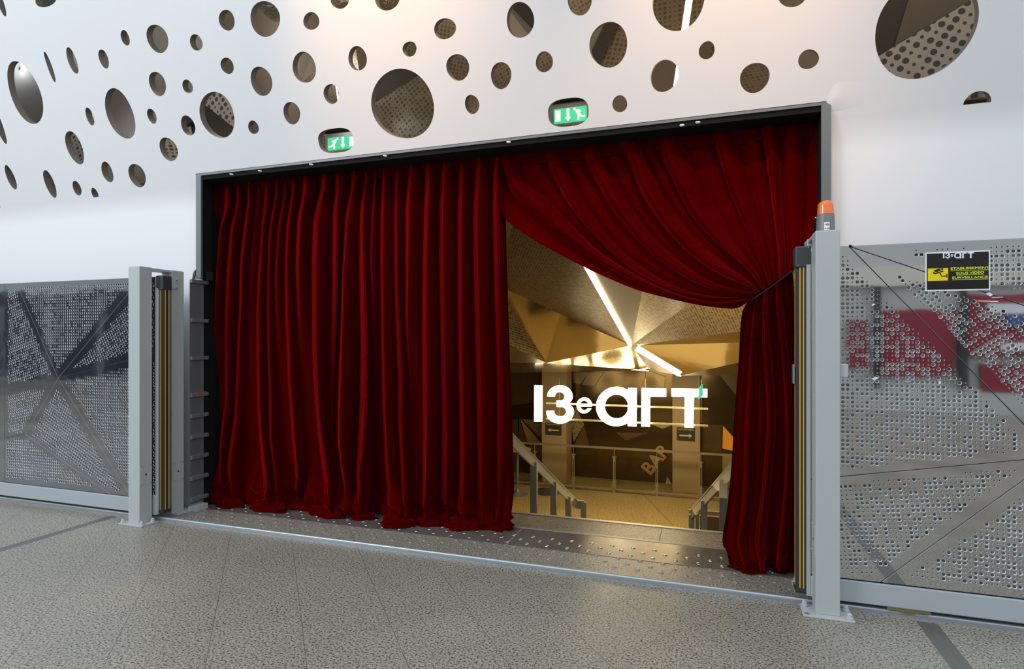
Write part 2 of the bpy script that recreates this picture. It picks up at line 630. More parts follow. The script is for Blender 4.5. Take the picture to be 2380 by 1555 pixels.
def text_mesh(name, body, height, to3, m, parent, bold=0.0, align='CENTER', fitw=None, thick=0.001, nrm=(0, -1, 0)):
    """lettering from the built-in font, laid on a plane through to3(u, v)"""
    cu = bpy.data.curves.new(name, 'FONT')
    cu.body = body
    cu.size = 1
    cu.offset = bold
    cu.align_x = 'LEFT'
    tmp = bpy.data.objects.new(name, cu)
    COL.objects.link(tmp)
    bpy.context.view_layer.update()
    me = bpy.data.meshes.new_from_object(tmp.evaluated_get(bpy.context.evaluated_depsgraph_get()))
    COL.objects.unlink(tmp)
    bpy.data.objects.remove(tmp)
    co = [v.co.copy() for v in me.vertices]
    x0, x1 = min(c.x for c in co), max(c.x for c in co)
    y0, y1 = min(c.y for c in co), max(c.y for c in co)
    k = height / (y1 - y0)
    kx = fitw / (x1 - x0) if fitw else k
    shift = {'CENTER': (x0 + x1) / 2, 'LEFT': x0}[align]
    org = parent_origin(parent)
    for v in me.vertices:
        v.co = Vector(to3((v.co.x - shift) * kx, (v.co.y - y0) * k)) - org
    me.materials.clear()
    me.materials.append(m)
    o = bpy.data.objects.new(name, me)
    COL.objects.link(o)
    o.parent = parent
    return o


# ------------------------------------------------------------------ floor and front wall
WALL_Y = 4.10
OX0, OX1, OTOP = -4.292, 0.697, 2.954      # opening in the wall
FRAME_Y = 4.03

mb = MB()
mb.prism([(-32, -12, 0), (14, -12, 0), (14, 4.48, 0), (-32, 4.48, 0)], (0, 0, -0.2))
fl = mb.build('floor', M['floor'])
tag(fl, kind='structure')

# lower vertical part of the white wall, then a soft bend, then the leaning part with its holes
LEAN = 0.38
LL = math.atan(LEAN)
ZB = 2.76                       # height of the crease
sL, cL = math.sin(LL), math.cos(LL)


def up3(x, w):
    return Vector((x, WALL_Y - w * sL, ZB + w * cL))


UN = Vector((0, cL, sL))        # into the wall
BR = 0.10                       # length of bend on each side of the crease
wallE = empty('wall_front', (0, WALL_Y, 0), kind='structure')
for (a, b) in ((-14, OX0), (OX1, 5)):
    mb = MB()
    mb.box(a, b, WALL_Y, WALL_Y + 0.06, 0, ZB - BR)
    mb.build('lower_panel', M['wall'], wallE)
    mb = MB()
    prof = []
    for i in range(17):
        t = i / 16
        p0 = Vector((WALL_Y, ZB - BR))
        p1 = Vector((WALL_Y, ZB))
        p2 = Vector((WALL_Y - BR * sL, ZB + BR * cL))
        p = p0 * (1 - t) ** 2 + p1 * 2 * t * (1 - t) + p2 * t * t
        prof.append(p)
    for i, p in enumerate(prof):
        mb.v += [(a, p[0], p[1]), (b, p[0], p[1])]
        if i:
            k = 2 * i
            mb.f.append((k - 2, k - 1, k + 1, k))
            mb.m.append(0)
    mb.build('bend_panel', M['wall'], wallE, smooth=True)

HOLES = [  # cx, cy, rx, ry in photo pixels
    (3, 10, 12, 28), (106, 0, 24, 17), (291, 88, 10.5, 18.5), (366, 90, 25, 33.5), (456, 99, 15, 19), (527, 47, 19, 23.7),
    (616, 44, 35, 41), (723.5, 49, 18.6, 21), (790, 0, 21, 21), (116, 156, 12.8, 36), (168, 141, 14, 30.6), (241, 137, 12.4, 21.7),
    (58.5, 217, 42.7, 71.8), (-5, 284, 20, 52), (366, 195, 19.7, 29), (436, 201, 12, 16.3), (528, 153, 15.3, 19), (607.5, 189, 25.7, 33.4),
    (707, 157, 28, 35.5), (770, 218.5, 18, 23), (209, 271, 10.6, 21.3), (279, 265, 34.8, 60), (353, 270, 11, 17.6), (437, 292, 16.8, 23),
    (504.5, 268, 41.7, 52.3), (678, 263, 19.8, 26), (589, 296, 12.3, 16), (173.5, 343.5, 21.8, 39.7), (392, 347, 21, 27.7),
    (25, 412.5, 14, 28), (116, 427.5, 15.8, 31.6), (179, 437.6, 10.8, 17), (249.5, 400, 14.3, 24.4), (318.7, 408, 20, 27.9),
    (220.5, 450, 8.4, 13.3), (-3, 477, 6, 15), (900, -3, 29.6, 27), (831, 136, 22, 28), (952, 114, 16.3, 17.8), (1034, 67, 25, 25),
    (935, 243.3, 71.4, 82.7), (1064, 156.6, 26.6, 31), (1209, 46.7, 32.5, 41), (1348, -3, 29, 39), (1164.5, 175.6, 23.8, 31.4),
    (1265, 144, 19.6, 24.7), (1414, 104.5, 43, 54.5), (1097, 242.7, 16.5, 22.5), (1440.5, 241.5, 17.6, 19.4), (1576.6, 5, 62, 66),
    (1544, 176.6, 33, 37), (1642.7, 117, 18.3, 21.4), (1754, 181, 33.6, 36), (1879, 138, 24, 23.3), (1843, -12, 34, 29),
    (2149.5, 65, 123.5, 118), (2271, 238, 33, 25.3)]


def on_up(px, py):
    d = Vector(ray(px, py))
    P0 = Vector((0, WALL_Y, ZB))
    n = UN
    k = (P0 - Vector((0, 0, EYE))).dot(n) / d.dot(n)
    p = Vector((0, 0, EYE)) + d * k
    return (p.x, (p.z - ZB) / cL)


holes2 = []
for hi, (cx, cy, rx, ry) in enumerate(HOLES):
    X, w = on_up(cx, cy)
    e = 0.01
    q0 = proj(up3(X, w))
    qx = proj(up3(X + e, w))
    qw = proj(up3(X, w + e))
    J = np.array([[(qx[0] - q0[0]) / e, (qw[0] - q0[0]) / e], [(qx[1] - q0[1]) / e, (qw[1] - q0[1]) / e]])
    try:
        ab = np.linalg.solve(J ** 2, np.array([rx ** 2, ry ** 2]))
    except Exception:
        ab = np.array([rx ** 2 / J[0, 0] ** 2] * 2)
    a = math.sqrt(max(ab[0], (rx * 0.4 / abs(J[0, 0])) ** 2))
    b = math.sqrt(max(ab[1], (ry * 0.4 / abs(J[1, 1])) ** 2))
    n = 56 if rx > 30 else 32
    loop = []
    for i in range(n):
        t = 2 * math.pi * i / n
        k = 1 + 0.025 * math.sin(2 * t + hi) + 0.018 * math.sin(3 * t + 2.3 * hi)
        loop.append((X + a * k * math.cos(t), w + b * k * math.sin(t)))
    holes2.append(loop)
# two rounded-box cut-outs in front of the exit signs
for (x0, x1, y0, y1) in ((739, 822, 296.5, 357), (1272, 1369, 226, 296.5)):
    X, w = on_up((x0 + x1) / 2, (y0 + y1) / 2)
    e = 0.01
    q0 = proj(up3(X, w))
    qx = proj(up3(X + e, w))
    qw = proj(up3(X, w + e))
    a = (x1 - x0) / 2 / abs((qx[0] - q0[0]) / e) * 0.97
    b = ((y1 - y0) / 2 - a * abs((qx[1] - q0[1]) / e) * 0.45) / abs((qw[1] - q0[1]) / e)
    loop = []
    for i in range(48):
        t = 2 * math.pi * i / 48
        ct, st = math.cos(t), math.sin(t)
        loop.append((X + a * math.copysign(abs(ct) ** 0.72, ct), w + b * math.copysign(abs(st) ** 0.72, st)))
    holes2.append(loop)
wn0 = (OTOP - ZB) / cL
wtop = 3.6
outer = [(-14, BR), (OX0, BR), (OX0, wn0), (OX1, wn0), (OX1, BR), (5, BR), (5, wtop), (-14, wtop)]
holes2 = [h for h in holes2 if max(p[1] for p in h) < wtop - 0.02]
sheet('pierced_panel', outer, holes2, lambda x, w: up3(x, w), UN, 0.06, [M['wall'], M['reveal_shade']], wallE)
# crumpled fold of membrane at the top right corner of the opening
mb = MB()
ck = Vector((OX1, FRAME_Y - 0.01, OTOP))
for i in range(13):
    for j in range(9):
        u, v = i / 12, j / 8
        x = OX1 - 0.03 + 0.26 * u
        w = wn0 - 0.10 + 0.24 * v
        bump = 0.014 * math.exp(-((u - 0.12) ** 2 / 0.012 + (v - 0.42) ** 2 / 0.03)) + 0.004 * math.exp(-((u - 0.3) ** 2 / 0.10 + (v - 0.45) ** 2 / 0.08))
        edge = min(1, 6 * u * (1 - u) + 0.0) * min(1, 6 * v * (1 - v))
        p = up3(x, w) - UN * (bump * max(edge, 0) + 0.0 - 0.004 * (1 - edge))
        mb.v.append(tuple(p))
        if i and j:
            a = i * 9 + j
            mb.f.append((a - 10, a - 1, a, a - 9))
            mb.m.append(0)
mb.build('membrane_fold', M['wall'], wallE, smooth=True)

# ------------------------------------------------------------------ void behind the pierced wall
void = empty('wall_void', (0, 5.6, 3.05), kind='structure')
mb = MB()
mb.box(-14, 5, 7.0, 7.05, 3.2, 6.3)
mb.box(-14, 5, 2.6, 7.05, 6.3, 6.35)
mb.build('back_board', M['void_brown'], void)
mb = MB()
mb.box(-14, 5, 4.64, 7.0, 3.125, 3.14)
mb.build('deck_board', M['void_brown'], void)
mb = MB()
mb.box(-14.05, -14, 2.6, 7.05, 0, 6.35)
mb.build('end_board', M['void_grey'], void)
random.seed(21)
# folded sheets, pierced and plain, standing behind the cut-outs
xs = [-13.5, -11.2, -9.4, -7.9, -6.6, -5.4, -4.2, -3.1, -2.1, -1.1, -0.1, 0.9, 2.0, 3.2, 4.8]
low = [(x, 4.75 + random.uniform(0, 0.5), 3.14) for x in xs]
mid = [(x + random.uniform(-.3, .3), 5.2 + random.uniform(-0.3, 0.8), 4.2 + random.uniform(-.25, .35)) for x in xs]
top = [(x, 4.6 + random.uniform(-0.3, 0.9), 6.25) for x in xs]
cyc = ['void_grey', 'void_grey', 'void_grey', 'void_grey', 'foil', 'perf_grey', 'void_brown', 'perf_brown', 'perf_brown', 'void_brown', 'perf_brown', 'void_grey', 'perf_brown', 'void_brown', 'perf_grey', 'void_brown', 'perf_brown', 'perf_grey']
k = 0
for i in range(len(xs) - 1):
    leftish = xs[i] < -5.6
    for tri in ((low[i], low[i + 1], mid[i]), (low[i + 1], mid[i + 1], mid[i]), (mid[i], mid[i + 1], top[i + 1]), (mid[i], top[i + 1], top[i])):
        if leftish:
            nm = random.choice(['void_grey', 'void_grey', 'void_grey', 'foil', 'perf_grey'])
        elif xs[i] > 1.0:
            nm = ['perf_grey', 'perf_grey', 'void_grey', 'void_brown'][k % 4]
        else:
            nm = ['perf_brown', 'void_brown', 'void_brown', 'void_brown', 'perf_brown'][k % 5]
        facet('folded_sheet', tri, M[nm], void, 0.015, (0, 1, 0))
        k += 1
# sheets set close behind the most open cut-outs
def vsheet(pts, m, Y=4.55):
    return facet('folded_sheet', [atY(px, py, Y + (dy[0] if dy else 0)) for px, py, *dy in pts], M[m], void, 0.015, (0, 1, 0))


vsheet([(2035, 135), (2290, -20), (2360, 60), (2330, 330), (2100, 330)], 'perf_grey', 4.62)
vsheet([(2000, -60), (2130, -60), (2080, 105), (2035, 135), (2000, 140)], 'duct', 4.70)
vsheet([(2130, -60), (2290, -60), (2290, -20), (2080, 105)], 'void_brown', 4.68)
vsheet([(440, 215), (530, 190), (590, 320), (548, 300)], 'perf_grey', 4.66)
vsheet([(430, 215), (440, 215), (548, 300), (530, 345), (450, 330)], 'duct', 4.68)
vsheet([(548, 300), (590, 320), (560, 345), (530, 345)], 'void_grey', 4.68)
vsheet([(870, 240), (990, 165), (1030, 175), (1030, 345), (870, 345)], 'perf_brown', 4.58)
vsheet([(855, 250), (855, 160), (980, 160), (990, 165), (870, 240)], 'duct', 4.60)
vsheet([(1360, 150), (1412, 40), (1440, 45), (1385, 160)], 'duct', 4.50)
vsheet([(1385, 165), (1440, 45), (1480, 50), (1480, 170)], 'perf_brown', 4.54)
vsheet([(1355, 40), (1412, 40), (1360, 150)], 'void_grey', 4.52)
vsheet([(1170, -10), (1250, -10), (1250, 110), (1185, 25)], 'void_grey', 4.52)
vsheet([(1165, 0), (1185, 25), (1240, 100), (1165, 100)], 'cream_board', 4.50)
vsheet([(1500, -60), (1660, -60), (1660, 85), (1500, 85)], 'perf_brown', 4.62)
vsheet([(10, 130), (115, 130), (115, 300), (10, 300)], 'void_grey', 4.60)
vsheet([(235, 195), (325, 195), (325, 335), (235, 335)], 'void_warm', 4.60)
vsheet([(2220, 190), (2262, 190), (2252, 290), (2220, 290)], 'cream_board', 4.56)
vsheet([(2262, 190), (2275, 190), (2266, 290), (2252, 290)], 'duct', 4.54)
vsheet([(2275, 190), (2330, 190), (2330, 290), (2266, 290)], 'void_grey', 4.56)
# dark steel beams crossing the void
for (a, b) in (((-6.6, 4.6, 3.3), (-4.9, 4.62, 3.75)), ((-1.7, 4.45, 4.45), (-0.9, 4.5, 3.55)), ((-9.5, 4.6, 3.3), (-7.6, 4.6, 4.0)), ((0.1, 4.4, 3.3), (0.55, 4.4, 4.5)), ((1.2, 4.3, 3.9), (3.8, 4.3, 4.9))):
    mb = MB()
    mb.bar(a, b, 0.05, 0.10)
    mb.build('steel_beam', M['duct'], void)

# foil-wrapped duct seen through the upper cut-outs
mb = MB()
pts = [Vector((-3.85 + 0.29 * i, 4.37 + 0.02 * i, 4.75 + 0.04 * math.sin(i))) for i in range(5)]
mb.tube(pts, 0.33, 28)
duct = mb.build('insulated_duct', M['foil'], None, smooth=True)
center_origin(duct)
tag(duct, 'silver foil-wrapped duct behind the large cut-out near the top left of the white wall', 'duct')

# glowing strips behind the cut-outs at the right
for (p0, p1, lab) in ((atY(1606, -30, 4.05), atY(1572, 205, 4.3), 'bright slanted light strip behind the cut-outs above the tied-back curtain'),
                      (atY(752, -12, 4.3), atY(788, 245, 4.45), 'thin warm light strip behind the cut-outs left of the big brown cut-out')):
    mb = MB()
    mb.bar(p0, p1, 0.036 if 'bright' in lab else 0.008, 0.03 if 'bright' in lab else 0.008)
    o = mb.build('light_strip', M['tube2'])
    center_origin(o)
    tag(o, lab, 'light')


# ------------------------------------------------------------------ exit signs behind the rounded cut-outs
def exit_sign(px0, px1, py_lt, py_lb, py_rt, py_rb, Y, man_left, label):
    c = atY((px0 + px1) / 2, (py_lt + py_rb) / 2, Y)
    wdt = (atY(px1, py_rt, Y) - atY(px0, py_lt, Y)).x
    hgt = ((atY(px0, py_lt, Y).z - atY(px0, py_lb, Y).z) + (atY(px1, py_rt, Y).z - atY(px1, py_rb, Y).z)) / 2
    r = empty('exit_sign', (c.x, Y, c.z - hgt / 2), label, 'sign')
    x0, z0 = c.x - wdt / 2, c.z - hgt / 2

    def P(u, v, dy=0.0):
        return Vector((x0 + u * wdt, Y - dy, z0 + v * hgt))
    mb = MB()
    mb.box(x0 - 0.03, x0 + wdt + 0.03, Y + 0.002, Y + 0.09, z0 - 0.02, z0 + hgt + 0.045)
    mb.build('housing', M['exit_frame'], r, bevel=0.004)
    mb = MB()
    mb.prism([P(0, 0), P(1, 0), P(1, 1), P(0, 1)], (0, -0.004, 0))
    mb.build('green_face', M['exit_green'], r)
    mb = MB()
    mb.box(x0 - 0.03, x0 + wdt + 0.03, Y - 0.03, Y + 0.09, z0 + hgt + 0.045, z0 + hgt + 0.085)
    mb.build('top_slot', M['black'], r)

    def put(name, polys):
        mb = MB()
        for pl in polys:
            pl = [((1 - u) if man_left else u, v) for u, v in pl]
            mb.prism([P(u, v, 0.0045) for u, v in pl], (0, -0.002, 0))
        mb.build(name, M['exit_white'], r)
    put('door_symbol', [[(0.05, 0.14), (0.21, 0.14), (0.21, 0.88), (0.05, 0.88)]])
    put('down_arrow', [[(0.40, 0.35), (0.48, 0.35), (0.48, 0.94), (0.40, 0.94)], [(0.44, 0.08), (0.53, 0.36), (0.35, 0.36)]])
    man = [[(0.64 + 0.035 * math.cos(t * math.pi / 6), 0.86 + 0.085 * math.sin(t * math.pi / 6)) for t in range(12)],
           [(0.67, 0.82), (0.79, 0.80), (0.85, 0.66), (0.81, 0.62), (0.78, 0.72), (0.81, 0.52), (0.74, 0.42), (0.68, 0.66)],
           [(0.76, 0.55), (0.81, 0.50), (0.88, 0.36), (0.96, 0.36), (0.96, 0.27), (0.85, 0.26), (0.74, 0.42)],
           [(0.74, 0.46), (0.80, 0.42), (0.78, 0.26), (0.79, 0.10), (0.73, 0.10), (0.73, 0.28)]]
    put('running_figure', man)
    return r


exit_sign(1287, 1363, 254, 288, 246, 281, 4.30, False, 'green exit sign with its running figure at the right, above the tied-back curtain')
exit_sign(762, 826, 323, 354, 313, 342, 4.45, True, 'brightly lit green exit sign with its running figure at the left, above the closed curtain')

# ------------------------------------------------------------------ frame of the opening
door = empty('door_1', ((OX0 + OX1) / 2, FRAME_Y, 0), kind='structure')
mb = MB()
mb.box(OX0, OX1, FRAME_Y, FRAME_Y + 0.20, OTOP - 0.020, OTOP)
mb.build('header_flange', M['frame_grey'], door)
mb = MB()
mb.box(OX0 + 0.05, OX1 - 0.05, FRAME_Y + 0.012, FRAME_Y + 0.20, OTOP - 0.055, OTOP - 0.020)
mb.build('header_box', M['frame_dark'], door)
mb = MB()
mb.box(OX0, OX0 + 0.055, FRAME_Y, FRAME_Y + 0.02, 2.03, OTOP - 0.020)
mb.build('jamb', M['frame_grey'], door)
mb = MB()
mb.box(OX1 - 0.052, OX1, FRAME_Y, FRAME_Y + 0.02, 0, OTOP - 0.020)
mb.build('jamb', M['frame_grey'], door)
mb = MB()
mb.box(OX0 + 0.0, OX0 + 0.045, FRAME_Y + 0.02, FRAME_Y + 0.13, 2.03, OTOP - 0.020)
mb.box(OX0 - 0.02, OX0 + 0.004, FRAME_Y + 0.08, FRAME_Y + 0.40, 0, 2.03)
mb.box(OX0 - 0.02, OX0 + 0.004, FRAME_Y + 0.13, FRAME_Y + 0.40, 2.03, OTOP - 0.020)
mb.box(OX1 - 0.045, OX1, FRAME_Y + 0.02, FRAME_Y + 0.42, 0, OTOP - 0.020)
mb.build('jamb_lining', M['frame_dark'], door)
# pierced beige sheet glimpsed beside the left edge of the closed curtain
facet('lobby_side_sheet', [(-4.26, 4.62, 0), (-3.9, 4.62, 0), (-3.9, 4.62, 3.05), (-4.26, 4.62, 3.05)], M['perf_beige'], door, 0.02, (0, 1, 0))

for (px, py, nm) in ((538, 405, 'first'), (604, 397, 'second'), (723, 382, 'third'), (895, 362, 'fourth'), (1182, 330, 'fifth'), (1585, 291, 'sixth'), (1622, 284, 'seventh')):  # glowing discs for glints of light through gaps under the header
    p = atZ(px, py, OTOP - 0.057)
    mb = MB()
    mb.cyl((p.x, p.y, OTOP - 0.055), (p.x, p.y, OTOP - 0.060), 0.016, 0.014, 16)
    o = mb.build('gap_glint', M['exit_white'] if False else mat('glint_disc', (0.95, 0.9, 0.8), 0.4, emit=(1, 0.9, 0.75), es=0.3))
    center_origin(o)
    tag(o, 'pale glint of light under the dark header, %s of seven from the left' % nm, 'glint', 'glints of light under the header')

# ------------------------------------------------------------------ curtains
CY = 4.30                        # plane of the curtain track


def np_atY(px, py, Y):
    t = (px - 1190.0) / F
    k = Y / (C_ + S_ * t)
    return (-S_ + C_ * t) * k, EYE + (HZ - py) / F * k


def np_floorY(px, py):
    k = F * EYE / (py - HZ)
    t = (px - 1190.0) / F
    return (C_ + S_ * t) * k


def grid_mesh(name, grids, m, parent=None):
    vs, fs = [], []
    for (X, Y, Z) in grids:
        b = len(vs)
        r, c = X.shape
        vs += list(zip(X.ravel().tolist(), Y.ravel().tolist(), Z.ravel().tolist()))
        idx = np.arange(r * c).reshape(r, c) + b
        fs += np.stack([idx[:-1, :-1], idx[:-1, 1:], idx[1:, 1:], idx[1:, :-1]], -1).reshape(-1, 4).tolist()
    me = bpy.data.meshes.new(name)
    me.from_pydata(vs, [], fs)
    me.polygons.foreach_set('use_smooth', [True] * len(me.polygons))
    me.materials.append(m)
    o = bpy.data.objects.new(name, me)
    COL.objects.link(o)
    o.parent = parent
    if parent:
        me.transform(Matrix.Translation(-parent_origin(parent)))
    return o


def vnoise(A, B, seed=0.0, sx=1.0, sy=1.0):
    out = np.empty(A.shape)
    fa, fb, fo = A.ravel() * sx, B.ravel() * sy, out.ravel()
    for i in range(fa.size):
        fo[i] = noise.noise(Vector((fa[i], fb[i], seed)))
    return out


def sstep(x):
    x = np.clip(x, 0, 1)
    return x * x * (3 - 2 * x)


# traced fold lines of the closed curtain: [(row, column)...], amplitude at top / bottom
R = [
    ([(412, 491), (542, 485), (631, 483), (780, 492), (940, 488), (1130, 487), (1240, 487)], .5, .7),
    ([(428, 531), (488, 515), (569, 508), (650, 501), (780, 496), (940, 500), (1130, 496), (1240, 500)], 1, .2),
    ([(420, 553), (475, 541), (596, 533), (785, 530), (940, 531), (1055, 514), (1130, 512), (1240, 520)], .9, .8),
    ([(415, 581), (501, 573), (569, 565), (677, 564), (798, 558), (1006, 549), (1120, 532), (1240, 545)], 1, .8),
    ([(412, 600), (500, 593), (600, 585), (700, 580), (1240, 580)], .5, .0),
    ([(410, 620), (488, 612), (596, 606), (704, 601), (798, 602), (950, 604), (1063, 613), (1156, 624), (1240, 628)], 1, 1.1),
    ([(410, 645), (474, 631), (542, 627), (623, 626), (798, 627), (921, 631), (1035, 629), (1156, 645), (1240, 652)], 1, .9),
    ([(402, 664), (488, 650), (610, 641), (750, 645), (1240, 668)], .8, .0),
    ([(402, 682), (474, 672), (569, 668), (704, 669), (798, 673), (893, 675), (978, 681), (1134, 694), (1240, 698)], 1, 1.1),
    ([(402, 709), (474, 697), (596, 692), (800, 700), (1240, 720)], 1, .1),
    ([(393, 758), (474, 738), (569, 735), (798, 734), (936, 740), (1049, 752), (1156, 769), (1240, 772)], 1, 1.1),
    ([(407, 785), (515, 785), (677, 784), (800, 780), (1000, 775), (1240, 790)], 1, .3),
    ([(396, 826), (474, 808), (623, 797), (798, 793), (921, 789), (1035, 787), (1105, 795), (1176, 808), (1240, 812)], 1, 1.1),
    ([(384, 854), (443, 846), (546, 846), (654, 849), (780, 853), (957, 852), (1076, 843), (1115, 836), (1240, 842)], 1.1, 1.1),
    ([(380, 874), (505, 867), (587, 864), (700, 870), (1240, 880)], .9, .1),
    ([(379, 892), (492, 890), (749, 890), (943, 893), (1105, 901), (1179, 911), (1240, 914)], 1, 1.1),
    ([(379, 926), (465, 924), (654, 926), (749, 930), (869, 936), (987, 935), (1076, 940), (1240, 950)], .9, .9),
    ([(379, 957), (438, 949), (573, 948), (749, 946), (900, 955), (1240, 970)], 1, .2),
    ([(370, 999), (465, 998), (600, 994), (780, 993), (987, 991), (1209, 986), (1240, 988)], 1.1, 1.1),
    ([(360, 1034), (465, 1029), (600, 1030), (749, 1034), (957, 1040), (1240, 1040)], 1, .9),
    ([(357, 1078), (438, 1076), (749, 1075), (928, 1077), (1076, 1078), (1180, 1074), (1240, 1076)], 1, 1.1),
    ([(352, 1115), (492, 1108), (600, 1109), (749, 1114), (1017, 1120), (1240, 1125)], 1, .9),
    ([(343, 1164), (411, 1156), (573, 1160), (749, 1163), (900, 1168), (1100, 1165), (1240, 1165)], 1.1, .7),
    ([(343, 1176), (411, 1174), (573, 1177), (749, 1182), (869, 1186), (987, 1191), (1120, 1194), (1175, 1197), (1240, 1192)], .3, .3),
]


def eval_ridges(RR, PY):
    """ridge column at every row in PY (1d)"""
    out = []
    for pts, a, b in RR:
        ys = [p[0] for p in pts]
        xs = [p[1] for p in pts]
        out.append(np.interp(PY, ys, xs))
    out = np.array(out)
    # smooth along the rows
    kk = np.ones(15) / 15
    for i in range(len(out)):
        pad = np.pad(out[i], 7, mode='edge')
        out[i] = np.convolve(pad, kk, mode='valid')
    for i in range(1, len(out)):
        out[i] = np.maximum(out[i], out[i - 1] + 7)
    return out


NR, NC = 300, 900
u = np.linspace(0, 1, NC)
v = np.linspace(0, 1, NR)
pyr = 330 + v * (1225 - 330)                 # nominal rows
rid = eval_ridges(R, pyr)                    # (ridges, rows)
left, right = rid[0], rid[-1]
PX = left[:, None] + (right - left)[:, None] * u[None, :]
ytop = 405 - 0.1134 * (PX - 457) + 3
hem = np.interp(PX, [485, 500, 530, 575, 592, 650, 690, 715, 732, 790, 840, 868, 905, 932, 962, 1030, 1092, 1150, 1175, 1198],
                [1166, 1177, 1178, 1176, 1184, 1189, 1180, 1180, 1196, 1201, 1206, 1190, 1206, 1227, 1216, 1220, 1229, 1231, 1226, 1206])
PY = ytop + v[:, None] * (hem - ytop)
X, Z = np_atY(PX, PY, CY)
# ridge distance phase
XR, _ = np_atY(rid, pyr[None, :], CY)        # world x of ridges (ridges, rows)
A_top = np.array([r[1] for r in R])
A_bot = np.array([r[2] for r in R])
kb = sstep((v - 0.25) / 0.45)
AMP = A_top[:, None] * (1 - kb) + A_bot[:, None] * kb
H = np.zeros_like(X)
for r in range(NR):
    xr = XR[:, r]
    j = np.clip(np.searchsorted(xr, X[r], side='right') - 1, 0, len(xr) - 2)
    w = xr[j + 1] - xr[j]
    p = np.clip((X[r] - xr[j]) / w, 0, 1)
    pv = 0.74                                # valley sits closer to the next ridge
    q = np.where(p < pv, 1 - p / pv, (p - pv) / (1 - pv))
    aL, aR = AMP[j, r], AMP[j + 1, r]
    amp = np.where(p < pv, aL, aR)
    prof = 0.5 * np.sin(q * math.pi / 2) + 0.5 * q
    dep = 0.125 * np.tanh(w / 0.10) + 0.09 * np.clip((w - 0.12) / 0.15, 0, 1)
    H[r] = amp * prof * dep
# keep the pleats from jumping where amplitudes differ, and soften
for _ in range(3):
    H[:, 1:-1] = (H[:, :-2] + 2 * H[:, 1:-1] + H[:, 2:]) / 4
topfade = 0.35 + 0.65 * sstep(v / 0.07)
H *= topfade[:, None]
H *= (1 + 0.25 * sstep((v - 0.5) / 0.5))[:, None]
nz = vnoise(X, Z, 3.1, 2.2, 0.9) * 0.02 + vnoise(X, Z, 9.1, 9, 2.5) * 0.006
nz += vnoise(X, Z, 5.5, 22, 16) * 0.010 * (1 - sstep(v / 0.05))[:, None]
Yp = CY - H - nz
# bottom: cloth swings forward to where its hem meets the floor, then bunches
Yh = np_floorY(PX, hem)
kf = sstep((v - 0.80) / 0.20)[:, None] ** 1.3
Y2 = Yp * (1 - kf) + (Yh + 0.02 - 0.35 * (H - 0.03)) * kf
kz = sstep((v - 0.955) / 0.045)[:, None]
# world z runs from the track to the floor, using the true depth
_, Zt = np_atY(PX, PY, Y2)
Zt = np.maximum(Zt, 0.012)
X2, _ = np_atY(PX, PY, Y2)
bunch = vnoise(X2, Zt, 12.3, 5.0, 5.0)
bunch2 = vnoise(X2 + 0.6 * Zt, Zt, 2.7, 6.0, 6.5)
kbun = sstep((v - 0.90) / 0.07)[:, None] * (1 - sstep((v - 0.985) / 0.015)[:, None])
Y2 = Y2 - kbun * (0.05 * bunch + 0.05 * (1 - np.abs(bunch2) * 2.2) - 0.005)
Zt = Zt + kbun * 0.03 * np.abs(bunch2)
# tuck under at the very bottom
tuck = sstep((v - 0.985) / 0.015)[:, None]
Y2 = Y2 + tuck * 0.03
curtL = empty('curtain', (-2.9, CY, 0), 'dark red velvet curtain hanging closed in deep pleats across the left half of the opening', 'curtain')
grid_mesh('velvet_cloth', [(X2, Y2, Zt)], M['velvet'], curtL)
# gathered heading band behind the header
mb_x = np.linspace(-4.22, -1.42, 260)


def heading(x0, x1, parent, seed):
    xs_ = np.linspace(x0, x1, 320)
    zs_ = np.linspace(OTOP - 0.13, 3.06, 22)
    Xh, Zh = np.meshgrid(xs_, zs_)
    Yh_ = 4.262 - 0.012 * vnoise(Xh, Zh, seed, 16, 20) - 0.012 * np.abs(vnoise(Xh, Zh, seed + 3, 38, 5)) + 0.008 * np.sin(Zh * 60)
    Zh = Zh + 0.022 * vnoise(Xh, Zh, seed + 7, 7, 1)
    return grid_mesh('heading_band', [(Xh, Yh_, Zh)], M['velvet'], parent)


heading(-4.20, -1.43, curtL, 1.0)

# ---- tied-back curtain
def crop4(pts):
    return [(1140 + x / 2.879, 220 + y / 2.879) for x, y in pts]


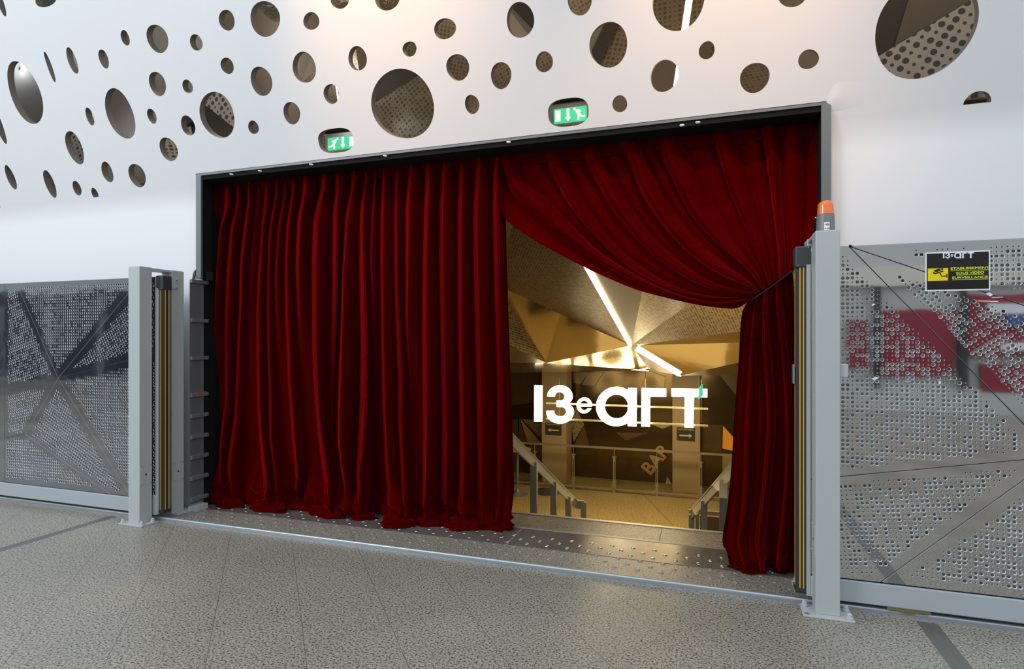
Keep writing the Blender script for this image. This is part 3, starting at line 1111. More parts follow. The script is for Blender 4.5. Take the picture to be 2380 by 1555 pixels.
KEYS = [
    crop4([(70, 330), (60, 560), (78, 800), (250, 945), (400, 1035), (660, 1170), (910, 1280), (1060, 1330), (1330, 1395), (1540, 1428), (1660, 1425), (1765, 1352)]),
    crop4([(75, 330), (70, 440), (130, 560), (250, 690), (500, 915), (700, 1070), (900, 1190), (1100, 1290), (1300, 1362), (1480, 1395), (1640, 1385), (1768, 1350)]),
    crop4([(235, 330), (290, 450), (340, 560), (480, 740), (620, 900), (760, 1040), (930, 1165), (1120, 1265), (1300, 1340), (1480, 1375), (1640, 1372), (1772, 1346)]),
    crop4([(365, 320), (440, 480), (545, 720), (700, 920), (850, 1080), (1000, 1190), (1160, 1275), (1320, 1330), (1480, 1358), (1640, 1360), (1776, 1342)]),
    crop4([(500, 310), (570, 460), (680, 700), (800, 880), (940, 1040), (1100, 1165), (1260, 1260), (1420, 1320), (1560, 1345), (1680, 1348), (1782, 1338)]),
    crop4([(650, 300), (700, 470), (850, 740), (1000, 935), (1150, 1080), (1300, 1190), (1440, 1265), (1560, 1305), (1690, 1325), (1788, 1332)]),
    crop4([(765, 290), (840, 440), (950, 680), (1100, 900), (1230, 1040), (1360, 1145), (1480, 1220), (1600, 1270), (1710, 1300), (1795, 1326)]),
    crop4([(880, 280), (975, 430), (1030, 600), (1110, 750), (1220, 900), (1350, 1040), (1480, 1140), (1610, 1215), (1720, 1270), (1802, 1320)]),
    crop4([(1010, 270), (1070, 400), (1150, 550), (1240, 700), (1330, 835), (1440, 960), (1560, 1070), (1690, 1180), (1760, 1250), (1810, 1314)]),
    crop4([(1165, 260), (1205, 420), (1275, 590), (1350, 760), (1440, 880), (1540, 990), (1650, 1090), (1750, 1190), (1822, 1304)]),
    crop4([(1370, 245), (1440, 390), (1495, 530), (1560, 700), (1650, 890), (1740, 1070), (1810, 1190), (1842, 1290)]),
    crop4([(1520, 220), (1560, 370), (1620, 600), (1690, 780), (1760, 960), (1820, 1110), (1866, 1276)]),
    crop4([(1690, 200), (1765, 350), (1800, 520), (1835, 700), (1860, 900), (1885, 1100), (1900, 1256)]),
    crop4([(1855, 180), (1880, 480), (1905, 700), (1930, 900), (1950, 1090), (1950, 1226)]),
    crop4([(2030, 170), (2012, 400), (2005, 700), (2008, 950), (2012, 1190)]),
    crop4([(2190, 130), (2188, 400), (2185, 700), (2150, 950), (2085, 1140)]),
]


def resample(pts, n):
    P = np.array(pts, float)
    # smooth with a Catmull-Rom spline
    Q = []
    for i in range(len(P) - 1):
        p0, p1, p2, p3 = P[max(i - 1, 0)], P[i], P[i + 1], P[min(i + 2, len(P) - 1)]
        for t in np.linspace(0, 1, 14, endpoint=False):
            Q.append(0.5 * ((2 * p1) + (-p0 + p2) * t + (2 * p0 - 5 * p1 + 4 * p2 - p3) * t * t + (-p0 + 3 * p1 - 3 * p2 + p3) * t ** 3))
    Q.append(P[-1])
    Q = np.array(Q)
    s = np.concatenate([[0], np.cumsum(np.hypot(*(Q[1:] - Q[:-1]).T))])
    t = np.linspace(0, s[-1], n)
    return np.interp(t, s, Q[:, 0]), np.interp(t, s, Q[:, 1])


def keyed_grid(keys, rows, per, basey, amp, pv=0.5, nseed=1.0, nz_amp=0.004):
    kx, ky = zip(*[resample(k, rows) for k in keys])
    kx, ky = np.array(kx), np.array(ky)          # (keys, rows)
    nk = len(keys)
    cols = (nk - 1) * per + 1
    cu = np.linspace(0, nk - 1, cols)
    j = np.clip(cu.astype(int), 0, nk - 2)
    p = cu - j
    # Catmull-Rom across the keys so the cloth is smooth
    def cr(K):
        k0, k1, k2, k3 = K[np.clip(j - 1, 0, nk - 1)], K[j], K[j + 1], K[np.clip(j + 2, 0, nk - 1)]
        t = p[:, None]
        return 0.5 * (2 * k1 + (-k0 + k2) * t + (2 * k0 - 5 * k1 + 4 * k2 - k3) * t * t + (-k0 + 3 * k1 - 3 * k2 + k3) * t ** 3)
    PX_, PY_ = cr(kx).T, cr(ky).T                # rows x cols
    v_ = np.linspace(0, 1, rows)[:, None]
    BY = basey(PX_, PY_, v_)
    sp = np.hypot(kx[j + 1] - kx[j], ky[j + 1] - ky[j]).T / 330.0     # local fold width in metres
    q = np.where(p < pv, 1 - p / pv, (p - pv) / (1 - pv))
    prof = np.sin(q * math.pi / 2) ** 0.85
    ka = np.array(([0.8, 1.2, 0.4, 1.2, 0.45, 1.3, 0.35, 1.6, 0.4, 1.4, 0.4, 1.2, 0.5, 1.2, 0.9, 0.6] if nk == 16 else [0.8, 0.3, 1.1, 0.4, 1.3, 0.3, 1.2, 0.5, 0.8])[:nk])
    kamp = np.where(p < pv, ka[j], ka[j + 1])
    Hh = prof[None, :] * np.minimum(amp, 0.75 * sp + 0.004) * kamp[None, :]
    for _ in range(2):
        Hh[:, 1:-1] = (Hh[:, :-2] + 2 * Hh[:, 1:-1] + Hh[:, 2:]) / 4
    Yy = BY - Hh
    Xx, Zz = np_atY(PX_, PY_, Yy * 0 + BY)
    Yy = Yy - nz_amp * 2 * vnoise(Xx, Zz, nseed, 9, 9) - nz_amp * vnoise(Xx, Zz, nseed + 4, 28, 28)
    Xx, Zz = np_atY(PX_, PY_, Yy)
    return Xx, Yy, Zz, PX_, PY_, Hh


def base_up(PX_, PY_, v_):
    g_ = sstep((v_ - 0.35) / 0.65)
    return 4.30 * (1 - g_) + 4.03 * g_ + 0 * PX_


gu = keyed_grid(KEYS, 220, 26, base_up, 0.085, 0.6, 4.0)
# part below the cord
LOWK = [
    [(1754, 690), (1731, 712), (1722, 748), (1716, 850), (1707, 960), (1700, 1080), (1690, 1180), (1679, 1255), (1690, 1285), (1697, 1318)],
    [(1757, 690), (1744, 722), (1735, 770), (1727, 850), (1718, 960), (1712, 1080), (1705, 1180), (1698, 1250), (1706, 1290), (1712, 1323)],
    [(1761, 688), (1754, 730), (1750, 815), (1746, 913), (1741, 1000), (1739, 1120), (1731, 1205), (1722, 1260), (1730, 1295), (1738, 1328)],
    [(1768, 684), (1768, 730), (1764, 800), (1766, 900), (1766, 1000), (1760, 1110), (1750, 1200), (1744, 1260), (1750, 1300), (1757, 1331)],
    [(1776, 678), (1776, 740), (1778, 800), (1788, 900), (1791, 990), (1783, 1090), (1772, 1180), (1764, 1245), (1768, 1300), (1774, 1334)],
    [(1790, 668), (1794, 740), (1803, 820), (1810, 920), (1812, 1020), (1806, 1120), (1798, 1210), (1790, 1270), (1786, 1305), (1786, 1320)],
    [(1806, 657), (1814, 740), (1824, 840), (1832, 940), (1834, 1050), (1830, 1150), (1822, 1230), (1815, 1280), (1812, 1310), (1816, 1330)],
    [(1822, 646), (1832, 740), (1844, 850), (1850, 960), (1852, 1060), (1850, 1160), (1846, 1240), (1842, 1290), (1840, 1310), (1842, 1322)],
    [(1840, 632), (1852, 740), (1866, 860), (1872, 970), (1874, 1070), (1872, 1170), (1868, 1250), (1864, 1290), (1862, 1305), (1862, 1315)],
]


LOWK = [[(k_[0][0] + 1, k_[0][1] - 13)] + k_[1:] for k_ in LOWK]


def base_low(PX_, PY_, v_):
    a = sstep(v_ / 0.35)
    b = sstep((v_ - 0.72) / 0.28)
    bot = np_floorY(PX_[-1:, :], PY_[-1:, :]) + 0.02
    y = 4.065 * (1 - a) + 4.24 * a
    return y * (1 - b) + bot * b


gl = keyed_grid(LOWK, 240, 34, base_low, 0.08, 0.6, 11.0)
Xl, Yl, Zl = gl[0], gl[1], gl[2]
vl = np.linspace(0, 1, Xl.shape[0])[:, None]
kb2 = sstep((vl - 0.90) / 0.05) * (1 - sstep((vl - 0.985) / 0.015))
Yl = Yl - kb2 * (0.035 + 0.05 * vnoise(Xl, Zl, 31.0, 7, 16))
Zl = np.maximum(Zl, 0.012) + kb2 * 0.02 * np.abs(vnoise(Xl, Zl, 8.0, 14, 30))
curtR = empty('curtain', (-0.3, CY, 0), 'dark red velvet curtain swept to the right and tied back with a thin cord', 'curtain')
grid_mesh('velvet_cloth', [(gu[0], gu[1], gu[2]), (Xl, Yl, Zl)], M['velvet'], curtR)
heading(-1.42, 0.64, curtR, 40.0)

def hem_toe(parent, px0, px1, py, hgt, depth, seed, turn=0.0):
    '''a soft roll of cloth lying on the floor at the foot of the curtain'''
    a_, b_ = atZ(px0, py, 0.01), atZ(px1, py, 0.01)
    c_ = (a_ + b_) / 2
    w_ = (b_ - a_).length / 2
    nu, nv = 64, 28
    th = np.linspace(0, 2 * math.pi, nu)
    ph = np.linspace(0.0, math.pi / 2, nv)
    TH, PHI = np.meshgrid(th, ph)
    ux, uy, uz = np.cos(TH) * np.sin(PHI), np.sin(TH) * np.sin(PHI), np.cos(PHI)
    nn = np.empty(ux.shape)
    for i_ in np.ndindex(ux.shape):
        q_ = Vector((ux[i_] * w_ * 11 + uz[i_] * 1.5, uy[i_] * 2.0, uz[i_] * 1.3))
        nn[i_] = 1 - 2.4 * abs(noise.noise(q_ + Vector((seed, 0, 0)))) + 0.3 * noise.noise(q_ * 2.3)
    k_ = 0.80 + 0.28 * nn
    edge = 1 + 0.12 * np.sin(3 * TH + seed) + 0.08 * np.sin(5 * TH + 2 * seed)
    Xp = c_.x + ux * w_ * k_ * edge
    Yp_ = c_.y + depth * 0.55 + uy * depth * k_ * edge + turn * ux * w_
    Zp = 0.008 + uz * hgt * k_
    return grid_mesh('hem_fold', [(Xp, Yp_, Zp)], M['velvet'], parent)


for (x0_, x1_, y_, h_, d_, s_) in ((493, 560, 1178, .075, .07, 1.0), (566, 668, 1187, .085, .08, 2.3), (652, 742, 1184, .05, .06, 3.1), (708, 806, 1200, .075, .08, 4.7), (800, 872, 1206, .05, .07, 5.9),
                                   (872, 956, 1224, .08, .09, 6.4), (950, 1030, 1220, .045, .07, 7.7), (1026, 1112, 1229, .09, .09, 8.2), (1096, 1194, 1229, .08, .09, 9.6)):
    hem_toe(curtL, x0_, x1_, y_, h_, d_, s_)
hem_toe(curtR, 1700, 1782, 1328, .075, .07, 12.0)
hem_toe(curtR, 1780, 1848, 1326, .055, .06, 14.0)

# cord from the cloth to the safety edge of the right gate
mb = MB()
a = atY(1752, 694, 3.93)
b = atY(1850, 624, 3.74)
mid_ = (a + b) / 2 + Vector((0, 0, -0.004))
mb.tube([a + Vector((-0.01, 0.10, -0.02)), a + Vector((-0.006, 0.03, -0.006)), a, mid_, b, b + Vector((0.01, 0.02, 0.0))], 0.0048, 8)
o = mb.build('tie_back_cord', M['rope'], None, smooth=True)
center_origin(o)
tag(o, 'thin dark cord stretched from the gathered curtain to the top of the striped safety edge', 'cord')

# ------------------------------------------------------------------ sliding gates
GY = 3.67                        # front face of the gate leaves


def clip_poly(poly, a, b, c):
    """keep a*x+b*y<=c"""
    out = []
    for i in range(len(poly)):
        p, q = poly[i], poly[(i + 1) % len(poly)]
        fp, fq = a * p[0] + b * p[1] - c, a * q[0] + b * q[1] - c
        if fp <= 0:
            out.append(p)
        if fp * fq < 0:
            t = fp / (fp - fq)
            out.append((p[0] + t * (q[0] - p[0]), p[1] + t * (q[1] - p[1])))
    return out


def plane2(px, py):
    p = atY(px, py, GY)
    return (p.x, p.z)


def edge_dists(poly, x, y):
    ds = []
    n = len(poly)
    for i in range(n):
        p, q = poly[i], poly[(i + 1) % n]
        ex, ey = q[0] - p[0], q[1] - p[1]
        l = math.hypot(ex, ey)
        ds.append((ex * (y - p[1]) - ey * (x - p[0])) / l)
    return ds


def gate_plate(poly, ang, parent, mats, margins, seg, pitch=0.0236, big=0.0104, small=0.0046, gap=0.0012, bigp=0.58, seed=1, xlim=None):
    rnd = random.Random(seed)
    ar = sum(poly[i][0] * poly[(i + 1) % len(poly)][1] - poly[(i + 1) % len(poly)][0] * poly[i][1] for i in range(len(poly)))
    if ar < 0:
        poly = poly[::-1]
        margins = margins[::-1]
        margins = margins[1:] + margins[:1]
    # shrink slightly so a dark seam stays between plates
    sh = poly
    n = len(poly)
    for i in range(n):
        p, q = poly[i], poly[(i + 1) % n]
        ex, ey = q[0] - p[0], q[1] - p[1]
        l = math.hypot(ex, ey)
        nx, ny = ey / l, -ex / l
        sh = clip_poly(sh, nx, ny, nx * p[0] + ny * p[1] - gap)
    cx = sum(p[0] for p in poly) / n
    cy = sum(p[1] for p in poly) / n
    R_ = max(math.hypot(p[0] - cx, p[1] - cy) for p in poly)
    margins = [max(m_, 0.004) for m_ in margins]
    K = int(R_ / pitch) + 2
    ca, sa = math.cos(ang), math.sin(ang)
    holes = []
    for i in range(-K, K + 1):
        for j in range(-K, K + 1):
            x = cx + (i * ca - j * sa) * pitch
            y = cy + (i * sa + j * ca) * pitch
            r = big if rnd.random() < bigp else small
            if xlim and not (xlim[0] < x < xlim[1]):
                continue
            ds = edge_dists(poly, x, y)
            ok = all(d > m + r for d, m in zip(ds, margins))
            if not ok:
                continue
            if min(d - m for d, m in zip(ds, margins)) < 0.03 and rnd.random() < 0.35:
                r = small
            sg = seg if r == big else max(6, seg - 4)
            holes.append([(x + r * math.cos(2 * math.pi * t / sg), y + r * math.sin(2 * math.pi * t / sg)) for t in range(sg)])
    return sheet('pierced_plate', sh, holes, lambda a, b: (a, GY, b), (0, 1, 0), 0.006, mats, parent, back=False, chamfer=0.86)


def L2(p, q, t):
    return (p[0] + (q[0] - p[0]) * t, p[1] + (q[1] - p[1]) * t)


# right gate
ZT, ZBm = 2.012, 0.178
gr = empty('sliding_gate', (1.9, GY + 0.06, 0), 'mirror-steel sliding gate leaf with a black surveillance notice, right of the opening', 'gate', 'sliding gate leaves')
RX0, RX1 = 0.535, 3.0
A = plane2(1973, 569)
A = (A[0], ZT)
Hb = plane2(2455, 1062)
Lm = plane2(1951, 1127)
Lm = (RX0, Lm[1] + 0.02)
B5 = plane2(2046, 1349)
B5 = (B5[0], ZBm)
U1 = plane2(2380, 710)
U2 = (A[0] + (U1[0] - A[0]) * 3.0, A[1] + (U1[1] - A[1]) * 3.0)
mr = [M['mirror'], M['rim']]
gate_plate([A, (RX0, ZT), Lm, Hb], 0.0, gr, mr, [0.02, 0.0, 0.035, 0.045], 14, gap=0.0028, seed=2)
zq = A[1] + (U1[1] - A[1]) * (2.3 - A[0]) / (U1[0] - A[0])
gate_plate([A, Hb, (2.3, 0.9), (2.3, zq)], math.radians(36), gr, mr, [0.05, 0.02, 0.02, 0.05], 14, gap=0.0028, seed=3)
gate_plate([A, (2.3, zq), (2.3, ZT)], 0.0, gr, mr, [0.05, 0.02, 0.03], 14, gap=0.0028, seed=4)
gate_plate([Lm, (RX0, ZBm), B5, Hb], math.radians(7), gr, mr, [0.0, 0.03, 0.045, 0.035], 14, gap=0.0028, seed=6, bigp=0.52)
gate_plate([B5, (2.3, ZBm), (2.3, 0.9), Hb], 0.0, gr, mr, [0.03, 0, 0, 0.05], 14, gap=0.0028, seed=7, bigp=0.5)
mb = MB()
mb.box(2.302, RX1, GY, GY + 0.003, ZBm, ZT)
mb.build('plain_plate', M['mirror'], gr)
BARS_R = [1.91, 1.62, 1.42, 1.12, 0.86, 0.66, 0.50, 0.30]


def leaf_body(parent, x0, x1, bars, side):
    mb = MB()
    mb.box(x0, x1, GY + 0.105, GY + 0.108, ZBm, ZT)
    mb.build('back_sheet', M['galv_dark'], parent)
    mb = MB()
    mb.box(x0 + 0.004, x1, GY + 0.034, GY + 0.037, ZBm, ZT - 0.02)
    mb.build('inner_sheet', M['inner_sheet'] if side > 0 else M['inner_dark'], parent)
    for z in bars:
        mb = MB()
        mb.box(x0 + 0.004, x1, GY + 0.014, GY + 0.034, z - 0.016, z + 0.016)
        mb.build('crossbar', M['paint'], parent)
    mb = MB()
    mb.box(x0, x1, GY - 0.004, GY + 0.116, 0.052, ZBm - 0.006)
    mb.build('bottom_beam', M['paint_beam'], parent, bevel=0.006)
    mb = MB()
    mb.box(x0, x1, GY + 0.006, GY + 0.11, ZT - 0.02, ZT + 0.002)
    mb.build('top_rail', M['galv'], parent)


leaf_body(gr, RX0, RX1, BARS_R, 1)


def seam_strip(parent, p, q):
    a, b = Vector((p[0], GY + 0.0062, p[1])), Vector((q[0], GY + 0.0062, q[1]))
    mb = MB()
    mb.bar(a, b, 0.02, 0.0015, up=(0, 1, 0))
    # bar() puts w across, h along up
    mb.build('seam_backing', M['seam'], parent)


for (p, q) in ((A, Hb), (A, (2.3, zq)), (Lm, Hb), (B5, Hb), ((RX0, ZBm + 0.003), (2.3, ZBm + 0.003))):
    seam_strip(gr, p, q)


def end_edge(parent, xe, dirx, is_left):
    """leaf end: steel channel, rubber safety edge with yellow lines, plastic caps"""
    mb = MB()
    xa, xb = sorted((xe, xe + dirx * 0.022))
    mb.box(xa, xb, GY + 0.002, GY + 0.112, 0.055, 1.92)
    mb.build('end_channel', M['paint'], parent, bevel=0.003)
    x1 = xe + dirx * 0.022
    x2 = x1 + dirx * (0.042 if is_left else 0.052)
    y0, y1 = GY + 0.012, GY + (0.088 if is_left else 0.104)
    prof = [(x1, y0), (x1 + dirx * 0.036, y0 + 0.004), (x2, y0 + 0.022), (x2, y1 - 0.022), (x1 + dirx * 0.036, y1 - 0.004), (x1, y1)]
    mb = MB()
    mb.prism([(x, y, 0.085) for x, y in prof], (0, 0, 1.83))
    rub = mb.build('rubber_safety_edge', M['rubber'], parent)
    tag(rub, 'black rubber safety edge with thin yellow lines')
    # yellow lines run down front, nose
    lines = [((x1 + dirx * 0.014), y0 + 0.0015, 0.006, 0), (x1 + dirx * 0.032, y0 + 0.0036, 0.006, 0),
             (x2, (y0 + y1) / 2, 0, 0.007)]
    if is_left:
        lines = [(x1 + dirx * 0.014, y0 + 0.0015, 0.005, 0), (x2, y0 + 0.024, 0, 0.005), (x2, y1 - 0.018, 0, 0.007)]
    for (x, y, wx, wy) in lines:
        mb = MB()
        if wx:
            mb.box(x - wx / 2, x + wx / 2, y - 0.0022, y + 0.002, 0.09, 1.91)
        else:
            mb.box(x - 0.002, x + 0.0022, y - wy / 2, y + wy / 2, 0.09, 1.91)
        mb.build('yellow_line', M['yellow'], rub)
    xa, xb = sorted((xe - dirx * 0.004, x2 + dirx * 0.006))
    mb = MB()
    mb.prism([(xa, y0 - 0.008, 1.905), (xb, y0 - 0.008, 1.905), (xb, y0 - 0.008, 2.025), (xa, y0 - 0.008, 2.025)][::1], (0, y1 - y0 + 0.016, 0))
    cp = mb.build('end_cap', M['cap'], parent, bevel=0.008)
    for (sx, sz) in ((0.2, 0.1), (0.8, 0.1), (0.8, 0.9)):
        mb = MB()
        mb.cyl((xa + (xb - xa) * sx, y0 - 0.0085, 1.905 + 0.12 * sz), (xa + (xb - xa) * sx, y0 - 0.011, 1.905 + 0.12 * sz), 0.003, n=8)
        mb.build('screw', M['galv'], cp)
    mb = MB()
    xa, xb = sorted((x1 - dirx * 0.002, x2 + dirx * 0.004))
    mb.box(xa, xb, y0 - 0.004, y1 + 0.004, 0.062, 0.086)
    mb.build('bottom_cap', M['rubber'], parent, bevel=0.004)


end_edge(gr, RX0, -1, False)
# roller bracket under the beam
mb = MB()
p = atY(2110, 1410, GY + 0.02)
mb.box(p.x - 0.10, p.x + 0.10, GY + 0.005, GY + 0.05, 0.034, 0.052)
mb.prism([(p.x - 0.05, GY + 0.01, 0.034), (p.x + 0.05, GY + 0.01, 0.034), (p.x + 0.02, GY + 0.01, 0.020), (p.x - 0.02, GY + 0.01, 0.020)], (0, 0.03, 0))
o = mb.build('roller_bracket', M['brass_bits'], gr)
tag(o, 'small brass-coloured roller bracket')
# small torn sticker scraps left on the mirror
for (px, py, w_, h_, a_) in ((2030, 708, .010, .003, .5), (2034, 880, .014, .004, .6), (2184, 889, .006, .010, .2), (2110, 886, .017, .0015, 0), (2295, 700, .05, .0025, -.06), (2318, 691, .026, .002, 0), (2300, 684, .012, .006, -.8)):
    mb = MB()
    c = atY(px, py, GY - 0.0006)
    ca, sa = math.cos(a_), math.sin(a_)
    mb.prism([(c.x + (dx * ca - dz * sa) * w_, GY - 0.0006, c.z + dx * sa * w_ + dz * ca * h_) for dx, dz in ((-1, -1), (1, -.6), (.8, 1), (-.7, .7))], (0, 0.0004, 0))
    mb.build('sticker_scrap', M['white_paper'], gr)

# left gate
glf = empty('sliding_gate', (-6.4, GY + 0.06, 0), 'mirror-steel sliding gate leaf patterned in diagonal sections, left of the opening', 'gate', 'sliding gate leaves')
LX1, LX0 = -4.337, -8.0
Hl = plane2(135, 879)
e1 = plane2(295, 685.5)
e1 = (Hl[0] + (e1[0] - Hl[0]) * (ZT - Hl[1]) / (e1[1] - Hl[1]), ZT)
e2 = plane2(295, 838.6)
e2 = (LX1, e2[1] + (e2[1] - Hl[1]) * (LX1 - e2[0]) / (e2[0] - Hl[0]))
t0 = plane2(58, 703)
t0 = (Hl[0] + (t0[0] - Hl[0]) * (ZT - Hl[1]) / (t0[1] - Hl[1]), ZT)
w0 = plane2(0, 910.6)
w0 = (Hl[0] + (w0[0] - Hl[0]) * 2.2, Hl[1] + (w0[1] - Hl[1]) * 2.2)
s0 = plane2(58.5, 1009.6)
s1 = plane2(257, 1149)
s1 = (s0[0] + (s1[0] - s0[0]) * (ZBm - s0[1]) / (s1[1] - s0[1]), ZBm)
r1 = plane2(295, 1140)
r1 = (Hl[0] + (r1[0] - Hl[0]) * (ZBm - Hl[1]) / (r1[1] - Hl[1]), ZBm)
M['rim_left'] = mat('left_cut_edge_glint', (0.80, 0.82, 0.86), 0.35, 0.2)  # left hole rims, sparkle put into the pale colour
ml = [M['mirror_left'], M['rim_left']]
XV = -6.19
kw = dict(seg=9, pitch=0.0262, big=0.0104, small=0.0056, bigp=0.8)
gate_plate([Hl, e1, t0], 0.0, glf, ml, [0.05, 0.03, 0.035], seed=11, **kw)
gate_plate([Hl, e2, (LX1, ZT), e1], math.radians(30), glf, ml, [0.045, 0, 0.02, 0.05], seed=12, **kw)
gate_plate([Hl, r1, (LX1, ZBm), e2], 0.0, glf, ml, [0.045, 0.03, 0, 0.045], seed=13, **kw)
gate_plate([Hl, s0, s1, r1], math.radians(-25), glf, ml, [0.045, 0.02, 0.03, 0.045], seed=14, **kw)
yv = Hl[1] + (w0[1] - Hl[1]) * (XV - Hl[0]) / (w0[0] - Hl[0])
gate_plate([Hl, t0, (XV, ZT), (XV, yv)], math.radians(15), glf, ml, [0.035, 0.03, 0.04, 0.045], seed=15, **kw)
zz = s0[1] - 0.05
gate_plate([s0, Hl, (XV, yv), (XV, zz)], 0.2, glf, ml, [0.04, 0.045, 0.04, 0.02], seed=16, **kw)
gate_plate([s0, (XV, zz), (XV, ZBm), s1], 0.0, glf, ml, [0.02, 0.02, 0.03, 0.02], seed=17, **kw)
mb = MB()
mb.box(LX0, XV - 0.003, GY, GY + 0.003, ZBm, ZT)
mb.build('plain_plate', M['mirror_left'], glf)
leaf_body(glf, LX0, LX1, BARS_R, -1)
for (p, q) in ((Hl, e1), (Hl, e2), (Hl, t0), (Hl, (XV, yv)), (Hl, s0), (s0, s1), (Hl, r1), (s0, (XV, zz)), ((XV, ZBm), (XV, ZT))):
    seam_strip(glf, p, q)
end_edge(glf, LX1, 1, True)
# small end lug at the foot of the left leaf
mb = MB()
mb.box(LX1 - 0.03, LX1 + 0.012, GY - 0.006, GY + 0.03, 0.05, 0.21)
mb.build('foot_lug', M['paint'], glf, bevel=0.003)


# ------------------------------------------------------------------ portal frames that guide the leaves
def portal(x0, x1, ynear0, label, inner):
    """inner = +1 when the opening lies to the right of the portal"""
    r = empty('gate_portal', ((x0 + x1) / 2, ynear0 + 0.06, 0), label, 'post', 'grey guide frames of the gates')
    yn1 = ynear0 + 0.115
    yf0, yf1 = GY + 0.17, GY + 0.29
    H_ = 2.088
    mb = MB()
    mb.box(x0, x1, ynear0, yn1, 0.008, H_)
    mb.build('near_post', M['paint'], r, bevel=0.006)
    mb = MB()
    mb.box(x0, x1, yf0, yf1, 0.008, H_)
    mb.build('far_post', M['paint'], r, bevel=0.006)
    mb = MB()
    mb.box(x0 + 0.004, x1 - 0.004, yn1 - 0.002, yf0 + 0.002, H_ - 0.022, H_ - 0.004)
    mb.build('top_bridge', M['paint'], r)
    for (ya, yb, nm) in ((ynear0, yn1, 'near'), (yf0, yf1, 'far')):
        y_ext0 = ya - 0.035 if nm == 'near' else ya - 0.0
        y_ext1 = yb + 0.005 if nm == 'near' else yb + 0.05
        mb = MB()
        mb.box(x0 - 0.065, x1 + 0.065, y_ext0, y_ext1, 0.0, 0.010)
        bp = mb.build('base_plate', M['paint'], r, bevel=0.002)
        spots = [(x0 - 0.042, ya - 0.012), (x1 + 0.042, ya - 0.012), (x0 - 0.042, yb - 0.03), (x1 + 0.042, yb - 0.03)] if nm == 'near' else \
                [(x0 - 0.042, yb + 0.02), (x1 + 0.042, yb + 0.02)]
        for k, (bx, by) in enumerate(spots):
            if inner < 0 and nm == 'near' and k == 0:
                mb = MB()
                mb.lathe([(0.014, 0.010), (0.014, 0.012), (0.008, 0.012)], (bx, by, 0), 14)
                mb.build('washer', M['galv'], bp, smooth='auto')
                continue
            mb = MB()
            mb.lathe([(0.018, 0.010), (0.018, 0.020), (0.015, 0.022), (0.013, 0.036), (0.007, 0.042), (0.001, 0.043)], (bx, by, 0), 14)
            mb.build('bolt', M['paint'], bp, smooth='auto')
    # inspection plates on the opening side of both posts
    xs_ = x1 if inner > 0 else x0
    for (ya, yb, zc, sgn) in ((ynear0, yn1, 0.40, 0), (yf0, yf1, 0.36, 1)):
        if inner < 0 and sgn:
            continue
        mb = MB()
        xa, xb = sorted((xs_, xs_ + inner * 0.0025))
        mb.box(xa, xb, ya + 0.006, yb - 0.006, zc - 0.085, zc + 0.085)
        ip = mb.build('inspection_plate', M['paint'], r)
        for yy in (ya + 0.016, yb - 0.016):
            for zz in (zc - 0.072, zc + 0.072):
                mb = MB()
                mb.cyl((xs_, yy, zz), (xs_ + inner * 0.0065, yy, zz), 0.0055, 0.004, 10)
                mb.build('screw', M['galv'], ip)
        mb = MB()
        mb.cyl((xs_ + inner * 0.001, (ya + yb) / 2, zc), (xs_ + inner * 0.0032, (ya + yb) / 2, zc), 0.008, n=14)
        mb.build('keyhole', M['seam'], ip)
    return r, yf0, yf1, H_


pl, yf0, yf1, PH = portal(-4.472, -4.350, 3.535, 'pale grey steel double post guiding the left gate, beside the closed curtain', 1)
pr, _, _, _ = portal(0.540, 0.660, 3.590 - 0.035, 'pale grey steel double post guiding the right gate, topped by an orange beacon', -1)
# bracket with bolts on the far post of the left portal
mb = MB()
mb.box(-4.352, -4.343, yf0 - 0.03, yf0 + 0.045, 1.93, 2.03)
mb.cyl((-4.343, yf0 + 0.035, 2.01), (-4.325, yf0 + 0.035, 2.01), 0.009, n=10)
mb.cyl((-4.343, yf0 + 0.035, 1.945), (-4.328, yf0 + 0.035, 1.945), 0.008, n=10)
mb.build('stop_bracket', M['paint'], pl)
# small white latch box on the right portal
p = atY(1962, 861, 3.60)
mb = MB()
mb.box(0.660, 0.702, 3.575, 3.64, p.z - 0.036, p.z + 0.036)
mb.build('latch_box', M['paint'], pr, bevel=0.004)
# contact plate on the safety edge
mb = MB()
mb.box(0.448, 0.455, 3.70, 3.76, 1.245, 1.355)
mb.build('contact_plate', M['galv'], gr)

# ------------------------------------------------------------------ orange beacon
bx, by = 0.600, 3.62
r = empty('warning_beacon', (bx, by, PH), 'orange-domed warning beacon standing on the right gate post', 'beacon')
mb = MB()
mb.lathe([(0.047, 0), (0.047, 0.002), (0.0445, 0.085), (0.042, 0.098)], (bx, by, PH), 32)
mb.build('beacon_base', M['beacon'], r, smooth='auto')
mb = MB()
prof = [(0.043, 0.096)] + [(0.043 - 0.003 * t, 0.096 + 0.045 * t) for t in (0.3, 0.6, 1.0)] + [(0.040 * math.cos(a_), 0.141 + 0.034 * math.sin(a_)) for a_ in np.linspace(0.15, 1.52, 10)]
mb.lathe(prof, (bx, by, PH), 32)
mb.build('orange_dome', M['orange'], r, smooth='auto')
mb = MB()
for i in range(7):
    a0 = -math.pi / 2 - 0.02 + (i - 3) * 0.10
    mb.v += [(bx + 0.0478 * math.cos(a0), by + 0.0478 * math.sin(a0), PH + 0.003), (bx + 0.0462 * math.cos(a0), by + 0.0462 * math.sin(a0), PH + 0.046)]
    if i:
        k = 2 * i
        mb.f.append((k - 2, k, k + 1, k - 1))
        mb.m.append(0)
st = mb.build('sticker', M['white_paper'], r)
mb = MB()
